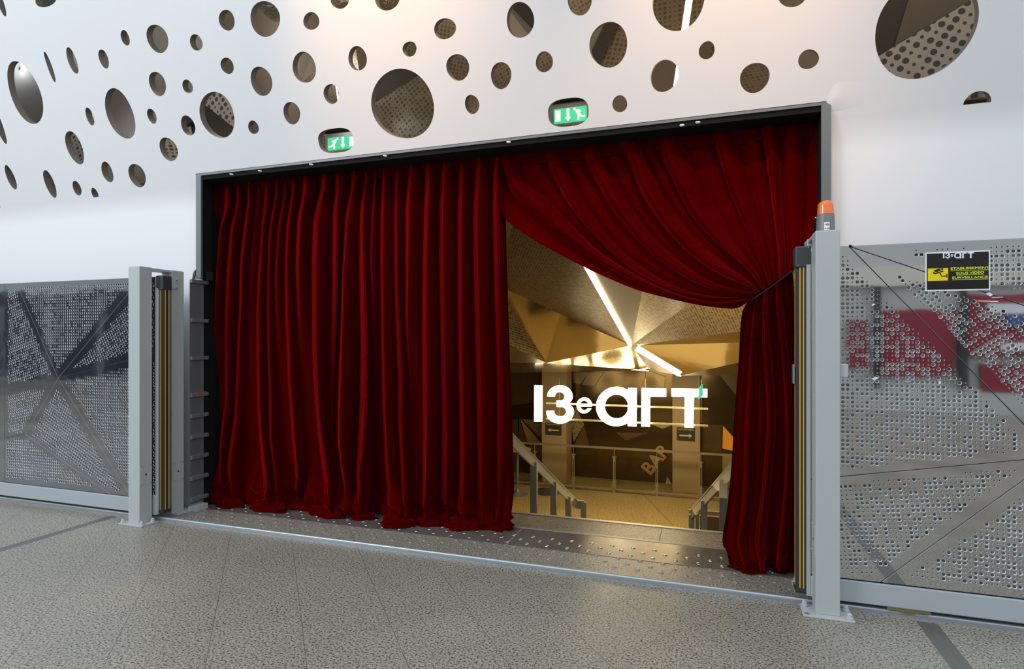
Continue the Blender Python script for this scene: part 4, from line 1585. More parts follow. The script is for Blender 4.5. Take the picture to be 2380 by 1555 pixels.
for (a_, z0, w_, h_, mi) in ((-0.10, .034, .008, .006, 0), (0.10, .034, .010, .008, 0), (-.18, .012, .007, .005, 0), (.12, .012, .012, .006, 0)):
    a0 = -math.pi / 2 + a_
    c = Vector((bx + 0.0490 * math.cos(a0), by + 0.0490 * math.sin(a0), PH + z0))
    mb.box(c.x - w_ / 2, c.x + w_ / 2, c.y - 0.0004, c.y + 0.0004, c.z - h_ / 2, c.z + h_ / 2)
mb.build('small_print', M['print_grey'], st)
mb = MB()
mb.cyl((bx - 0.047, by, PH + 0.082), (bx - 0.053, by, PH + 0.082), 0.004, n=8)
mb.build('screw', M['stud'], r)

# ------------------------------------------------------------------ laddered side screen between portal and wall (left)
r = empty('ladder_screen', (-4.277, 4.06, 0), 'dull steel screen with horizontal ribs between left grey post and closed curtain', 'screen')
LXs = -4.277
mb = MB()
mb.box(LXs - 0.013, LXs - 0.008, yf1 + 0.002, 4.105, 0.06, 2.0)
mb.build('sheet', M['galv_dark'], r)
for z in (2.005, 1.663, 1.333, 1.010, 0.827, 0.645, 0.466, 0.284, 0.101):
    mb = MB()
    mb.box(LXs - 0.012, LXs + 0.012, yf1 + 0.002, 4.145, z - 0.016, z + 0.016)
    mb.build('rib', M['galv'], r, bevel=0.002)
mb = MB()
mb.box(LXs - 0.0085, LXs - 0.004, 4.085, 4.105, 0.05, 2.0)
mb.build('upright', M['galv_dark'], r)
o = None
mb = MB()
mb.box(LXs - 0.015, LXs + 0.0125, 4.02, 4.12, 1.0265, 1.031)
tp = mb.build('tape', mat('red_tape', (0.75, 0.07, 0.03), 0.5), r)
tag(tp, 'scrap of orange-red tape')
mb = MB()
mb.box(LXs - 0.012, LXs + 0.06, yf1 + 0.01, 4.09, 0.0, 0.05)
mb.build('foot', M['paint'], r, bevel=0.003)

# black cables looped over the top of the ladder screen
ca_ = []
for (dy, dz, rr) in ((0.0, 0.0, 0.0045), (0.012, -0.006, 0.004), (0.02, 0.012, 0.006)):
    ca_.append(([(LXs - 0.02, 4.00 + dy, 2.02), (LXs - 0.03, 4.03 + dy, 2.10 + dz), (LXs - 0.01, 4.07 + dy, 2.135 + dz), (LXs + 0.01, 4.10, 2.10 + dz), (LXs + 0.02, 4.12, 2.03)], rr))
r = empty('cable_bundle', (LXs, 4.06, 2.02), 'short black cable bundle looped on top of the ribbed steel screen', 'cable')
for pts, rr in ca_:
    mb = MB()
    Q = []
    xs2, ys2 = resample([(p_[1] * 1000, p_[2] * 1000) for p_ in pts], 24)
    xx = np.interp(np.linspace(0, 1, 24), np.linspace(0, 1, len(pts)), [p_[0] for p_ in pts])
    mb.tube([(xx[i], xs2[i] / 1000, ys2[i] / 1000) for i in range(24)], rr, 8)
    mb.build('cable', M['cable'], r, smooth=True)
mb = MB()
mb.box(LXs - 0.01, LXs + 0.05, 4.10, 4.16, 2.02, 2.10)
mb.build('junction_box', M['black'], r, bevel=0.006)

# ------------------------------------------------------------------ surveillance notice
q = [atY(2151, 587, GY - 0.004), atY(2302, 581, GY - 0.004), atY(2303, 674, GY - 0.004), atY(2153, 677, GY - 0.004)]
nx0, nx1 = q[0].x, q[1].x
nz1, nz0 = (q[0].z + q[1].z) / 2, (q[2].z + q[3].z) / 2
nw, nh = nx1 - nx0, nz1 - nz0
r = empty('surveillance_notice', ((nx0 + nx1) / 2, GY - 0.002, nz0), 'black notice with white border and yellow camera symbol stuck on the right gate', 'sign')
YN = GY - 0.0015


def nP(u, v, d=0.0):
    return Vector((nx0 + u * nw, YN - d, nz0 + v * nh))


def nquad(mb, u0, u1, v0, v1, d, th=0.0005):
    mb.prism([nP(u0, v0, d), nP(u1, v0, d), nP(u1, v1, d), nP(u0, v1, d)], (0, -th, 0))


mb = MB()
nquad(mb, 0, 1, 0, 1, -0.001, 0.0015)
mb.build('white_border', M['white_paper'], r)
mb = MB()
nquad(mb, 0.022, 0.978, 0.035, 0.965, 0.0005)
mb.build('black_field', M['sign_black'], r)
mb = MB()
nquad(mb, 0.038, 0.358, 0.265, 0.585, 0.001)
mb.build('yellow_field', M['sign_yellow'], r)


def from_zoom(cx, cy):      # coordinates read in the enlarged view of the notice
    px, py = 2120 + cx / 9.154, 560 + cy / 9.154
    p_ = atY(px, py, YN)
    return ((p_.x - nx0) / nw, (p_.z - nz0) / nh)


camsym = [[(445, 630), (640, 565), (660, 612), (600, 632), (520, 665), (490, 662)], [(440, 660), (500, 680), (660, 628), (660, 655), (480, 713), (440, 690)],
          [(575, 690), (600, 682), (632, 742), (725, 735), (725, 700), (748, 697), (750, 800), (732, 790), (728, 757), (625, 765)]]
mb = MB()
for pl_ in camsym:
    mb.prism([nP(*from_zoom(*p_), 0.0015) for p_ in pl_], (0, -0.0004, 0))
mb.build('camera_symbol', M['sign_black'], r)
mb = MB()
mb.prism([nP(*from_zoom(607 + 15 * math.cos(t_ * .7), 600 + 15 * math.sin(t_ * .7)), 0.002) for t_ in range(9)], (0, -0.0003, 0))
mb.build('camera_light', M['sign_yellow'], r)
for (txt, cx0, cx1, cyb, cyt, uy) in (('ETABLISSEMENT', 818, 1640, 600, 545, 618), ('SOUS VIDEO', 935, 1530, 698, 643, 712), ('SURVEILLANCE', 848, 1612, 795, 742, 812)):
    u0, v0 = from_zoom(cx0, cyb + 5)
    u1 = from_zoom(cx1, cyt + 5)[0]
    v0 = from_zoom((cx0 + cx1) / 2, cyb + 3)[1]
    v1 = from_zoom((cx0 + cx1) / 2, cyt + 3)[1]
    u0 = max(u0, 0.385)
    hh = abs(v1 - v0) * nh * 0.92
    ww = (u1 - u0) * nw
    um = (u0 + u1) / 2
    text_mesh('lettering', txt, hh, lambda a, b, um=um, v0=v0: (nx0 + um * nw + a, YN - 0.0014, nz0 + v0 * nh + b), M['sign_text'], r, bold=0.02, fitw=ww)
    mb = MB()
    uu = from_zoom((cx0 + cx1) / 2, uy + 3)[1]
    nquad(mb, u0, u1, uu - 0.010, uu + 0.001, 0.0012)
    mb.build('underline', M['sign_text'], r)


# ------------------------------------------------------------------ the "13e art" lettering, as outlines in photo pixels
def c1(x, y):
    return (1170 + x / 7.404, 850 + y / 7.404)


def c2(x, y):
    return (1440 + x / 7.404, 850 + y / 7.404)


def spline(pts, n=5, closed=True):
    out = []
    m_ = len(pts)
    for i in range(m_):
        p0, p1, p2, p3 = [Vector(pts[(i + k_) % m_]) for k_ in (-1, 0, 1, 2)]
        for t in [j_ / n for j_ in range(n)]:
            out.append(tuple(0.5 * ((2 * p1) + (p2 - p0) * t + (2 * p0 - 5 * p1 + 4 * p2 - p3) * t * t + (3 * p1 - p0 - 3 * p2 + p3) * t ** 3)))
    return out


def arc(cx, cy, rx, ry, a0, a1, n=24):
    return [(cx + rx * math.cos(math.radians(a0 + (a1 - a0) * i / n)), cy + ry * math.sin(math.radians(a0 + (a1 - a0) * i / n))) for i in range(n + 1)]


# y runs downwards in pixels: angle 0 right, 90 down, 180 left, 270 up
G1 = [c1(530, 335), c1(665, 340), c1(663, 965), c1(527, 962)]
g3 = [(752, 530)] + arc(968, 535, 217, 198, 180, 372, 30) + [(1160, 610), (1115, 655), (1160, 692)] + arc(972, 800, 235, 200, -22, 186, 34) + \
     [(865, 777)] + arc(972, 790, 106, 86, 172, -68, 26) + [(975, 712), (912, 710), (912, 600), (968, 600)] + arc(966, 530, 86, 75, 62, -178, 26) + [(878, 536)]
G3 = [c1(*p_) for p_ in g3]
ge_out = arc(1388, 685, 130, 137, 8, -338, 44)
ge = [c1(*p_) for p_ in (ge_out + [(1452, 735)] + arc(1388, 690, 70, 78, 35, 168, 18) + [(1322, 705), (1514, 705)])]
ge_h = [c1(*p_) for p_ in ([(1322, 658)] + arc(1388, 668, 68, 64, 190, 350, 16) + [(1452, 658)])]
ga_ring = [c1(*p_) for p_ in arc(1945, 704, 352, 339, 0, 360, 64)[:-1]]
ga_in = [c1(*p_) for p_ in arc(1945, 704, 204, 207, 0, 360, 48)[:-1]]
GA_stem = [c2(143, 385), c2(292, 388), c2(288, 1045), c2(140, 1040)]
GR = [c2(378, 387), c2(802, 397), c2(800, 538), c2(525, 534), c2(522, 1052), c2(373, 1048)]
GT = [c2(893, 392), c2(1510, 402), c2(1510, 547), c2(1281, 543), c2(1270, 1068), c2(1118, 1066), c2(1120, 538), c2(893, 532)]
GLYPHS = [('digit', [G1], []), ('digit', [G3], []), ('letter', [ge], [ge_h]), ('letter', [ga_ring, GA_stem], [ga_in]), ('letter', [GR], []), ('letter', [GT], [])]


def glyph_mesh(name, outs, ins, map3, off, mats, parent):
    """extruded glyph; outlines are mapped by map3(px, py) to points, off is the thickness vector"""
    mb = MB()
    for k, o_ in enumerate(outs):
        hs = ins if k == 0 else []
        vs, fs = cdt_fill(o_, hs)
        V = [Vector(map3(*p_)) + Vector(off) * (0.12 * k) for p_ in vs]
        b = len(mb.v)
        off_ = Vector(off)
        mb.v += [tuple(p_) for p_ in V] + [tuple(p_ + off_) for p_ in V]
        mb.f += [tuple(b + i for i in f_) for f_ in fs] + [tuple(b + len(V) + i for i in reversed(f_)) for f_ in fs]
        mb.m += [0] * (2 * len(fs))
        for loop in [o_] + hs:
            P = [Vector(map3(*p_)) for p_ in loop]
            b = len(mb.v)
            n = len(P)
            mb.v += [tuple(p_) for p_ in P] + [tuple(p_ + off_) for p_ in P]
            for i in range(n):
                j = (i + 1) % n
                mb.f.append((b + i, b + j, b + n + j, b + n + i))
                mb.m.append(1 if len(mats) > 1 else 0)
    return mb.build(name, mats, parent, fixn=False)


# small version printed on the notice
def small_logo(px, py):
    u_ = (px - 1241.6) / (1644 - 1241.6)
    top_ = 895 + 8 * u_
    v_ = (py - top_) / 88.0
    cx, cy = 655 + u_ * 660, 250 - 14 * u_ + v_ * 124
    a_, b_ = from_zoom(cx, cy)
    return nP(a_, b_, 0.0011)


for nm_, o_, h_ in GLYPHS:
    glyph_mesh('logo_' + nm_, o_, h_, small_logo, (0, -0.0004, 0), [M['white_paper']], r)

# ------------------------------------------------------------------ floor rail, threshold, studs
r_rail = None
mb = MB()
mb.cyl((-8.2, 3.70, 0.018), (3.2, 3.70, 0.018), 0.0125, n=14)
mb.box(-8.2, 3.2, 3.683, 3.717, 0.0, 0.012)
o = mb.build('floor_rail', M['rail'], None, smooth='auto')
center_origin(o)
tag(o, 'thin round steel guide rail running along the floor under both gates', 'rail')

tr = empty('trim_1', (-1.8, 4.27, 0), kind='structure')
seams = [-4.29, -3.37, -1.88, -1.41, -0.395, 0.69]
for i in range(len(seams) - 1):
    mb = MB()
    mb.box(seams[i] + 0.0015, seams[i + 1] - 0.0015, 4.062, 4.455, 0.0, 0.0025)
    mb.build('threshold_slab', M['slab'], tr)
mb = MB()
for s_ in seams[1:-1]:
    mb.box(s_ - 0.0015, s_ + 0.0015, 4.062, 4.455, 0, 0.0026)
mb.build('slab_joint', M['slab_joint'], tr)
mb = MB()
for k in range(5):
    mb.box(-4.29, 0.69, 4.455 + k * 0.007, 4.455 + k * 0.007 + 0.0045, 0.0, 0.005)
mb.box(-4.29, 0.69, 4.453, 4.492, -0.03, 0.003)
mb.build('nosing', M['nosing'], tr)

studA = None
stud_me = None
stud_me2 = None
M['stud_dull'] = mat('worn_stud', (0.40, 0.39, 0.36), 0.35, 0.5)
rows = [(4.275, 0.0), (4.197, 0.075), (4.119, 0.0), (4.041, 0.075), (3.963, 0.0), (3.885, 0.075)]
prof = [(0.0165, 0.0), (0.0160, 0.0012), (0.0125, 0.0036), (0.007, 0.0050), (0.001, 0.0055)]
for ri, (yy, xo) in enumerate(rows):
    for k in range(-22, 12):
        x = -0.973 + xo + 0.15 * k
        if not (-4.22 < x < 0.50 or (ri < 4 and x < 0.62 and x > 0)):
            continue
        if x < -4.22:
            continue
        z0 = 0.0025 if yy > 4.062 else 0.0
        if stud_me is None:
            mb = MB()
            mb.lathe(prof, (0, 0, 0), 12)
            so = mb.build('floor_stud', M['stud'], None, smooth=True)
            stud_me = so.data
        else:
            so = bpy.data.objects.new('floor_stud', stud_me)
            COL.objects.link(so)
        if yy <= 4.062:
            if stud_me2 is None:
                stud_me2 = stud_me.copy()
                stud_me2.materials.clear()
                stud_me2.materials.append(M['stud_dull'])
            so.data = stud_me2
        so.location = (x, yy, z0)
        if yy > 4.062:
            tag(so, 'shiny domed metal stud set in the dark threshold slabs', 'stud', 'warning studs on the dark threshold')
        else:
            tag(so, 'domed metal stud set in the speckled granite in front of the dark threshold', 'stud', 'warning studs on the granite')

# ------------------------------------------------------------------ staircase down to the lobby
LZ = -2.2
st = empty('staircase', (-1.0, 7.3, LZ), 'speckled granite stairs going down from the doorway to the gold-lit lobby', 'stairs')
mb = MB()
mb.box(-4.2, 0.9, 4.492, 5.33, -0.31, -0.15)
mb.build('top_tread', M['granite_step'], st)
mb = MB()
mb.box(-4.2, 0.9, 5.30, 5.345, -0.16, -0.145)
mb.build('nosing', M['nosing'], st)
mb = MB()
mb.box(-0.40, -0.396, 4.493, 5.30, -0.16, -0.1490)
mb.build('tread_joint', M['dark_joint'], st)
n_st = 13
for i in range(n_st):
    z = -0.15 - (i + 1) * (2.05 / n_st)
    y = 5.33 + i * 0.34
    mb = MB()
    mb.box(-3.2, 1.6, y, y + 0.345, z - 0.16, z)
    mb.build('tread', M['granite_step'], st)

lob = empty('floor', (-1.3, 12, LZ), kind='structure')
mb = MB()
mb.box(-9, 7, 4.45, 17.0, LZ - 0.2, LZ)
mb.build('lobby_floor', M['lobby_floor'], lob)
mb = MB()
p, q = atZ(1487, 1140, LZ), atZ(1565, 1222, LZ)
mb.bar((p.x, p.y, LZ + 0.0008), (q.x, q.y, LZ + 0.0008), 0.05, 0.0016)
mb.build('lobby_joint', mat('lobby_joint', (0.30, 0.22, 0.09), 0.4), lob)
p, q = atZ(1487, 1141, LZ), atZ(1512, 1166, LZ)


def post_rail(pts, posts, label, endcap=None):
    """flat stair handrail with box posts"""
    rr = empty('stair_handrail', (pts[0][0], pts[0][1], LZ), label, 'handrail', 'stair handrails')
    mb = MB()
    for a_, b_ in zip(pts[:-1], pts[1:]):
        mb.bar(a_, b_, 0.05, 0.012)
    mb.build('top_rail', M['handrail'], rr)
    mb = MB()
    for a_, b_ in zip(pts[:-1], pts[1:]):
        a_, b_ = Vector(a_), Vector(b_)
        d_ = Vector((0, 0, -0.07))
        mb.bar(a_ + d_, b_ + d_, 0.028, 0.125)
    mb.build('rail_web', M['post_grey'], rr)
    for (x, y, ztop, zbot) in posts:
        mb = MB()
        mb.box(x - 0.045, x + 0.045, y - 0.03, y + 0.03, zbot, ztop)
        mb.build('rail_post', M['post_grey'], rr)
    return rr


XL = -2.195


def zr_left(y):
    return 0.385 - 0.482 * (y - 6.52)


end = atY(1337, 1163, 10.02)
lp = [(XL, 5.4, zr_left(5.4)), (XL, 10.0, zr_left(10.0)), (XL + 0.14, 10.02, zr_left(10.0) + 0.0)]


def y_at(px, X_):
    t = (px - 1190.0) / F
    # X = k(-S+C t), Y = k(C+S t)
    return X_ * (C_ + S_ * t) / (-S_ + C_ * t)


posts = []
for px in (1241, 1287, 1321):
    y = y_at(px, XL)
    zb = max(LZ, -0.15 - (int((y - 5.33) / 0.34) + 1) * (2.05 / n_st))
    posts.append((XL, y, zr_left(y) - 0.06, zb))
posts.append((XL + 0.13, 10.0, zr_left(10.0) - 0.01, LZ))
post_rail(lp, posts, 'sloping metal stair handrail beside the closed curtain')
# right handrail
p0 = Vector((-0.30, 9.98, -1.30))
p1 = Vector((0.42, 6.0, 0.60))


def right_at(t):
    return p0 + (p1 - p0) * t


posts = []
for t in (0.02, 0.30, 0.62):
    c = right_at(t)
    zb = max(LZ, -0.15 - (int((c.y - 5.33) / 0.34) + 1) * (2.05 / n_st))
    posts.append((c.x, c.y, c.z - 0.06, zb))
post_rail([tuple(p1), tuple(p0)], posts, 'sloping metal stair handrail beside the tied-back curtain')
# guard behind the right handrail
gd = empty('landing_guard', (0.3, 9.9, LZ), 'short pale-topped landing guard behind the right stair handrail', 'guard')
mb = MB()
mb.box(-0.33, 1.6, 9.98, 10.04, -1.33, -1.27)
mb.build('top_rail', M['handrail'], gd)
for x in (-0.20, 0.6, 1.5):
    mb = MB()
    mb.box(x - 0.03, x + 0.03, 9.99, 10.03, LZ, -1.33)
    mb.build('guard_post', M['post_grey'], gd)
mb = MB()
mb.box(-0.16, 1.46, 10.005, 10.015, LZ + 0.05, -1.36)
mb.build('guard_panel', M['gold_matt'], gd)

# ------------------------------------------------------------------ balustrade across the lobby
BY_ = 14.24
bl = empty('balustrade', (-1.6, BY_, LZ), 'metal balustrade with glass panes across the far side of the lobby', 'balustrade')
ztop = atY(1428, 1042, BY_).z
mb = MB()
mb.bar((-6.5, BY_, ztop), (2.6, BY_, ztop), 0.07, 0.045)
mb.build('top_rail', M['handrail'], bl)
mb = MB()
mb.bar((-6.5, BY_, LZ + 0.085), (2.6, BY_, LZ + 0.085), 0.05, 0.03)
mb.build('bottom_rail', M['handrail'], bl)
bx = [atY(px, 1100, BY_).x for px in (1243, 1333, 1428, 1526.5, 1629, 1736)]
bx = [bx[0] - 1.85, bx[0] - 0.93] + bx
for x in bx:
    mb = MB()
    mb.box(x - 0.026, x - 0.011, BY_ - 0.025, BY_ + 0.025, LZ, ztop - 0.19)
    mb.box(x + 0.011, x + 0.026, BY_ - 0.025, BY_ + 0.025, LZ, ztop - 0.19)
    mb.box(x - 0.011, x + 0.011, BY_ - 0.02, BY_ + 0.02, LZ, LZ + 0.30)
    mb.box(x - 0.011, x + 0.011, BY_ - 0.02, BY_ + 0.02, ztop - 0.32, ztop - 0.19)
    mb.box(x - 0.008, x + 0.008, BY_ - 0.015, BY_ + 0.015, ztop - 0.20, ztop)
    po = mb.build('baluster', M['handrail'], bl)
    mb = MB()
    for sx in (-0.045, 0.045):
        for zz in (LZ + 0.13, LZ + 0.26, ztop - 0.21):
            mb.box(x + sx - 0.012, x + sx + 0.012, BY_ - 0.018, BY_ + 0.018, zz - 0.008, zz + 0.008)
    mb.build('glass_clamp', M['stud'], po)
for a_, b_ in zip(bx[:-1], bx[1:]):
    mb = MB()
    mb.box(a_ + 0.04, b_ - 0.04, BY_ - 0.004, BY_ + 0.004, LZ + 0.12, ztop - 0.20)
    mb.build('glass_pane', M['glass'], bl)

# ------------------------------------------------------------------ lobby walls
lw = empty('wall_back', (-1, 15.6, LZ), kind='structure')
WBY = 15.6
mb = MB()
mb.box(-9, 7, WBY, WBY + 0.1, -6.0, 3.2)
mb.build('mirror_panel', M['bronze_dark'], lw)
for nm, xx in (('wall_left', -9), ('wall_right', 7)):
    mb = MB()
    mb.box(xx - 0.05, xx + 0.05, 4.2, 17, LZ - 0.2, 3.2)
    o = mb.build(nm, M['bronze_dark'])
    tag(o, kind='structure')
# closing boards beside the stairs, below the hall floor
mb = MB()
mb.box(-9, 7, 4.40, 4.45, LZ, -0.2)
o = mb.build('wall_front', M['void_brown'])
tag(o, kind='structure')


def wall_piece(name, pts, m, Y=WBY - 0.03, zoom=c1, parent=lw, thick=0.02):
    P = [atY(*zoom(*p_), Y) for p_ in pts]
    return facet(name, P, M[m] if isinstance(m, str) else m, parent, thick, (0, 1, 0))


perf_wall = perf_mat('pierced_wall_sheet', (0.46, 0.36, 0.20), (0.10, 0.07, 0.03), 0.05, 0.4, 0.5)
M['perf_wall'] = perf_wall
M['bronze_mid'] = mat('mid_bronze', (0.27, 0.19, 0.09), 0.25, 0.75)
M['bronze_light'] = mat('light_bronze', (0.55, 0.38, 0.18), 0.4, 0.4)
M['cream_facet'] = mat('cream_facet', (0.50, 0.45, 0.32), 0.5, 0.1)
# facets left of the left pillar
wall_piece('wall_facet', [(-200, 100), (240, 110), (480, 640), (-200, 720)], 'bronze_mid')
wall_piece('wall_facet', [(250, 110), (665, 110), (665, 610), (490, 640)], 'bronze_mid', Y=WBY - 0.05)
wall_piece('wall_facet', [(-200, 730), (510, 650), (660, 900), (270, 895), (-200, 1000)], 'bronze_dark', Y=WBY - 0.04)
wall_piece('wall_facet', [(310, 915), (665, 935), (665, 1260)], 'perf_wall', Y=WBY - 0.06)
wall_piece('wall_facet', [(285, 910), (655, 1335), (425, 1340)], 'bronze_light', Y=WBY - 0.06)
wall_piece('wall_facet', [(270, 910), (415, 1335), (265, 1335)], 'bronze_mid', Y=WBY - 0.05)
wall_piece('wall_facet', [(-100, 1000), (250, 910), (250, 2300), (-100, 2300)], 'bronze_mid', Y=WBY - 0.06)
wall_piece('wall_facet', [(430, 1345), (655, 1345), (655, 2050), (530, 1560)], 'bronze_mid', Y=WBY - 0.06)
# facets between the pillars
wall_piece('wall_facet', [(1160, 110), (1460, 110), (1330, 320), (1200, 290)], 'bronze_mid', Y=WBY - 0.05)
wall_piece('wall_facet', [(1450, 120), (1720, 110), (1570, 350), (1350, 330)], 'bronze_mid', Y=WBY - 0.045)
wall_piece('wall_facet', [(1240, 700), (1390, 1020), (1210, 1310), (1150, 960)], 'perf_wall', Y=WBY - 0.05)
wall_piece('wall_facet', [(1395, 1030), (1480, 1400), (1215, 1350)], 'bronze_mid', Y=WBY - 0.05)
wall_piece('wall_facet', [(530, 1005), (890, 1030), (740, 1085)], 'cream_facet', Y=WBY - 0.06, zoom=c2)
wall_piece('wall_facet', [(-60, 1150), (480, 1160), (110, 1290)], 'bronze_mid', Y=WBY - 0.05, zoom=c2)
wall_piece('wall_facet', [(545, 100), (780, 190), (770, 380), (690, 320)], 'bronze_mid', Y=WBY - 0.05, zoom=c2)
# beyond the right pillar
wall_piece('wall_facet', [(1425, 1015), (1755, 1015), (1755, 1480), (1425, 1480)], 'bronze_mid', Y=WBY - 0.05, zoom=c2)
wall_piece('wall_facet', [(1780, 1035), (2200, 1500), (2200, 1520), (1770, 1425)], 'amber', Y=WBY - 0.05, zoom=c2)
wall_piece('wall_facet', [(1770, 1530), (2200, 1540), (2200, 2100), (1770, 2100)], 'bronze_light', Y=WBY - 0.05, zoom=c2)
wall_piece('wall_facet', [(1700, 130), (2200, 60), (2200, 700), (2010, 520)], 'bronze_mid', Y=WBY - 0.3, zoom=c2)
wall_piece('wall_facet', [(785, 1490 + 550), (910, 2060), (825, 1900)], 'cream_facet', Y=WBY - 0.06, zoom=c2)
# pillars
for (cx0, cx1, zoom, lab) in ((660, 1085, c1, 'beige square pillar beside the closed curtain, bearing the left-pointing arrow sign'), (908, 1388, c2, 'beige square pillar behind the last letter of the lit lettering, bearing the right-pointing arrow sign')):
    a_, b_ = atY(*zoom(cx0, 1200), 14.75), atY(*zoom(cx1, 1200), 14.75)
    mb = MB()
    mb.box(a_.x, b_.x, 14.75, 15.35, LZ, 2.0)
    o = mb.build('pillar', M['pillar'], bevel=0.01)
    center_origin(o)
    tag(o, lab, 'pillar')
    mb = MB()
    mb.box(b_.x + 0.0, b_.x + 0.14, 14.95, 15.3, LZ, 2.0)
    tr_ = mb.build('pillar_casing', M['gold_matt'], o)
    tr_.location = -o.location
# BAR lettering on the dark panels
bar_c = atY(1525, 1066, WBY - 0.05)
ang = math.radians(52)
rb = empty('bar_lettering', (bar_c.x, WBY - 0.05, bar_c.z), 'slanted faded BAR lettering low on the dark back wall', 'lettering')
text_mesh('letters', 'BAR', 0.34, lambda a, b: (bar_c.x + a * math.cos(ang) - (b - 0.17) * math.sin(ang), WBY - 0.052, bar_c.z + a * math.sin(ang) + (b - 0.17) * math.cos(ang)), M['bronze_light'], rb, bold=0.03, fitw=0.86)

# direction signs on the pillars
for (cx0, cx1, cy0, cy1, zoom, txt, left_, lab) in ((720, 1003, 975, 1190, c1, 'PLACES IMPAIRES', True, 'dark square sign with a left-pointing arrow on the left pillar'),
                                                    (980, 1300, 1062, 1288, c2, 'PLACES PAIRES', False, 'dark square sign with a right-pointing arrow on the right pillar')):
    Ys = 14.745
    a_, b_ = atY(*zoom(cx0, cy1), Ys), atY(*zoom(cx1, cy0 + 10), Ys)
    w_, h_ = b_.x - a_.x, b_.z - a_.z
    rs = empty('direction_sign', ((a_.x + b_.x) / 2, Ys, a_.z), lab, 'sign')

    def sp(u_, v_, d_=0.0):
        return Vector((a_.x + u_ * w_, Ys - d_, a_.z + v_ * h_))
    mb = MB()
    mb.prism([sp(-.015, -.015), sp(1.015, -.015), sp(1.015, 1.015), sp(-.015, 1.015)], (0, -0.004, 0))
    mb.build('border', M['dir_print'], rs)
    mb = MB()
    mb.prism([sp(0, 0, .005), sp(1, 0, .005), sp(1, 1, .005), sp(0, 1, .005)], (0, -0.003, 0))
    mb.build('panel', M['dir_black'], rs)
    ar_ = [(0.16, 0.40), (0.32, 0.56), (0.32, 0.45), (0.84, 0.45), (0.84, 0.35), (0.32, 0.35), (0.32, 0.24)]
    if not left_:
        ar_ = [(1 - u_, v_) for u_, v_ in ar_]
    mb = MB()
    mb.prism([sp(u_, v_, .0085) for u_, v_ in ar_], (0, -0.002, 0))
    mb.build('arrow', M['dir_print'], rs)
    text_mesh('lettering', txt, h_ * 0.10, lambda p_, q_, sp=sp, w_=w_, h_=h_: tuple(sp(0.5 + p_ / w_, 0.80 + q_ / h_, .0095)), M['dir_print'], rs, fitw=w_ * 0.84)

# ------------------------------------------------------------------ the lit lettering
SY = 12.0
sg = empty('lit_lettering', (atY(1443, 985, SY).x, SY, atY(1443, 985, SY).z), 'large glowing white 13e art lettering hanging above the lobby balustrade', 'sign')
for nm_, o_, h_ in GLYPHS:
    glyph_mesh(nm_, o_, h_, lambda a, b: atY(a, b, SY), (0, 0.05, 0), [M['letter'], M['letter_side']], sg)
for (pa, pb) in ((c1(740, 652), c2(1523, 733)), (c1(740, 930), c2(1523, 1010))):
    a_, b_ = atY(*pa, SY + 0.13), atY(*pb, SY + 0.13)
    z_ = (a_.z + b_.z) / 2
    mb = MB()
    mb.box(a_.x, b_.x, SY + 0.11, SY + 0.15, z_ - 0.017, z_ + 0.017)
    mb.build('support_bar', M['bar'], sg)
# hangers up to the ceiling
for px in (1300, 1500, 1630):
    a_ = atY(px, 955, SY + 0.15)
    mb = MB()
    mb.cyl((a_.x, SY + 0.155, atY(px, 985, SY).z), (a_.x, SY + 0.155, 1.25), 0.006, n=8)
    mb.build('hanger', M['gold_matt'], sg)

# small hanging exit sign seen almost edge-on
hx = atY(1627, 905, 11.0)
he = empty('hanging_exit_sign', (hx.x, 11.0, hx.z - 0.1), 'small green exit sign hung edge-on in front of the last lit letter', 'sign')
mb = MB()
mb.prism([(hx.x - 0.03, 10.9, hx.z - 0.17), (hx.x + 0.03, 11.1, hx.z - 0.11), (hx.x + 0.03, 11.1, hx.z + 0.09), (hx.x - 0.03, 10.9, hx.z + 0.02)], (0.015, -0.006, 0))
mb.build('green_panel', M['exit_green'], he)
mb = MB()
mb.box(hx.x - 0.032, hx.x - 0.012, 10.895, 10.91, hx.z - 0.10, hx.z + 0.02)
mb.build('white_panel', M['exit_white'], he)
for (dx, y_) in ((-0.02, 10.92), (0.03, 11.08)):
    mb = MB()
    mb.cyl((hx.x + dx, y_, hx.z + 0.03), (hx.x + dx, y_, 1.1), 0.005, n=6)
    mb.build('hanger', M['bar'], he)

# bar table behind the closed curtain's right edge
tb = atZ(1203, 1149, LZ)
rt = empty('bar_table', (tb.x, tb.y, LZ), 'round orange-topped bar table on a flared metal base, half behind the closed curtain', 'table')
mb = MB()
mb.lathe([(0.26, 0), (0.26, 0.008), (0.16, 0.03), (0.05, 0.075), (0.034, 0.13), (0.030, 0.15)], (tb.x, tb.y, LZ), 28)
mb.build('base', M['galv'], rt, smooth='auto')
mb = MB()
mb.cyl((tb.x, tb.y, LZ + 0.14), (tb.x, tb.y, LZ + 1.06), 0.03)
mb.build('column', M['galv_dark'], rt, smooth='auto')
mb = MB()
mb.cyl((tb.x, tb.y, LZ + 1.06), (tb.x, tb.y, LZ + 1.09), 0.32, n=40)
mb.build('table_top', M['wood'], rt, smooth='auto')
td = atZ(1282, 1131, LZ)
mb = MB()
mb.lathe([(0.36, 0), (0.36, 0.012), (0.30, 0.03), (0.04, 0.05)], (td.x, BY_ - 0.45, LZ), 32)
o = mb.build('table_base', M['cap'], None, smooth='auto')
center_origin(o)
tag(o, 'dark round disc-shaped base on the lobby floor below the left pillar', 'base')

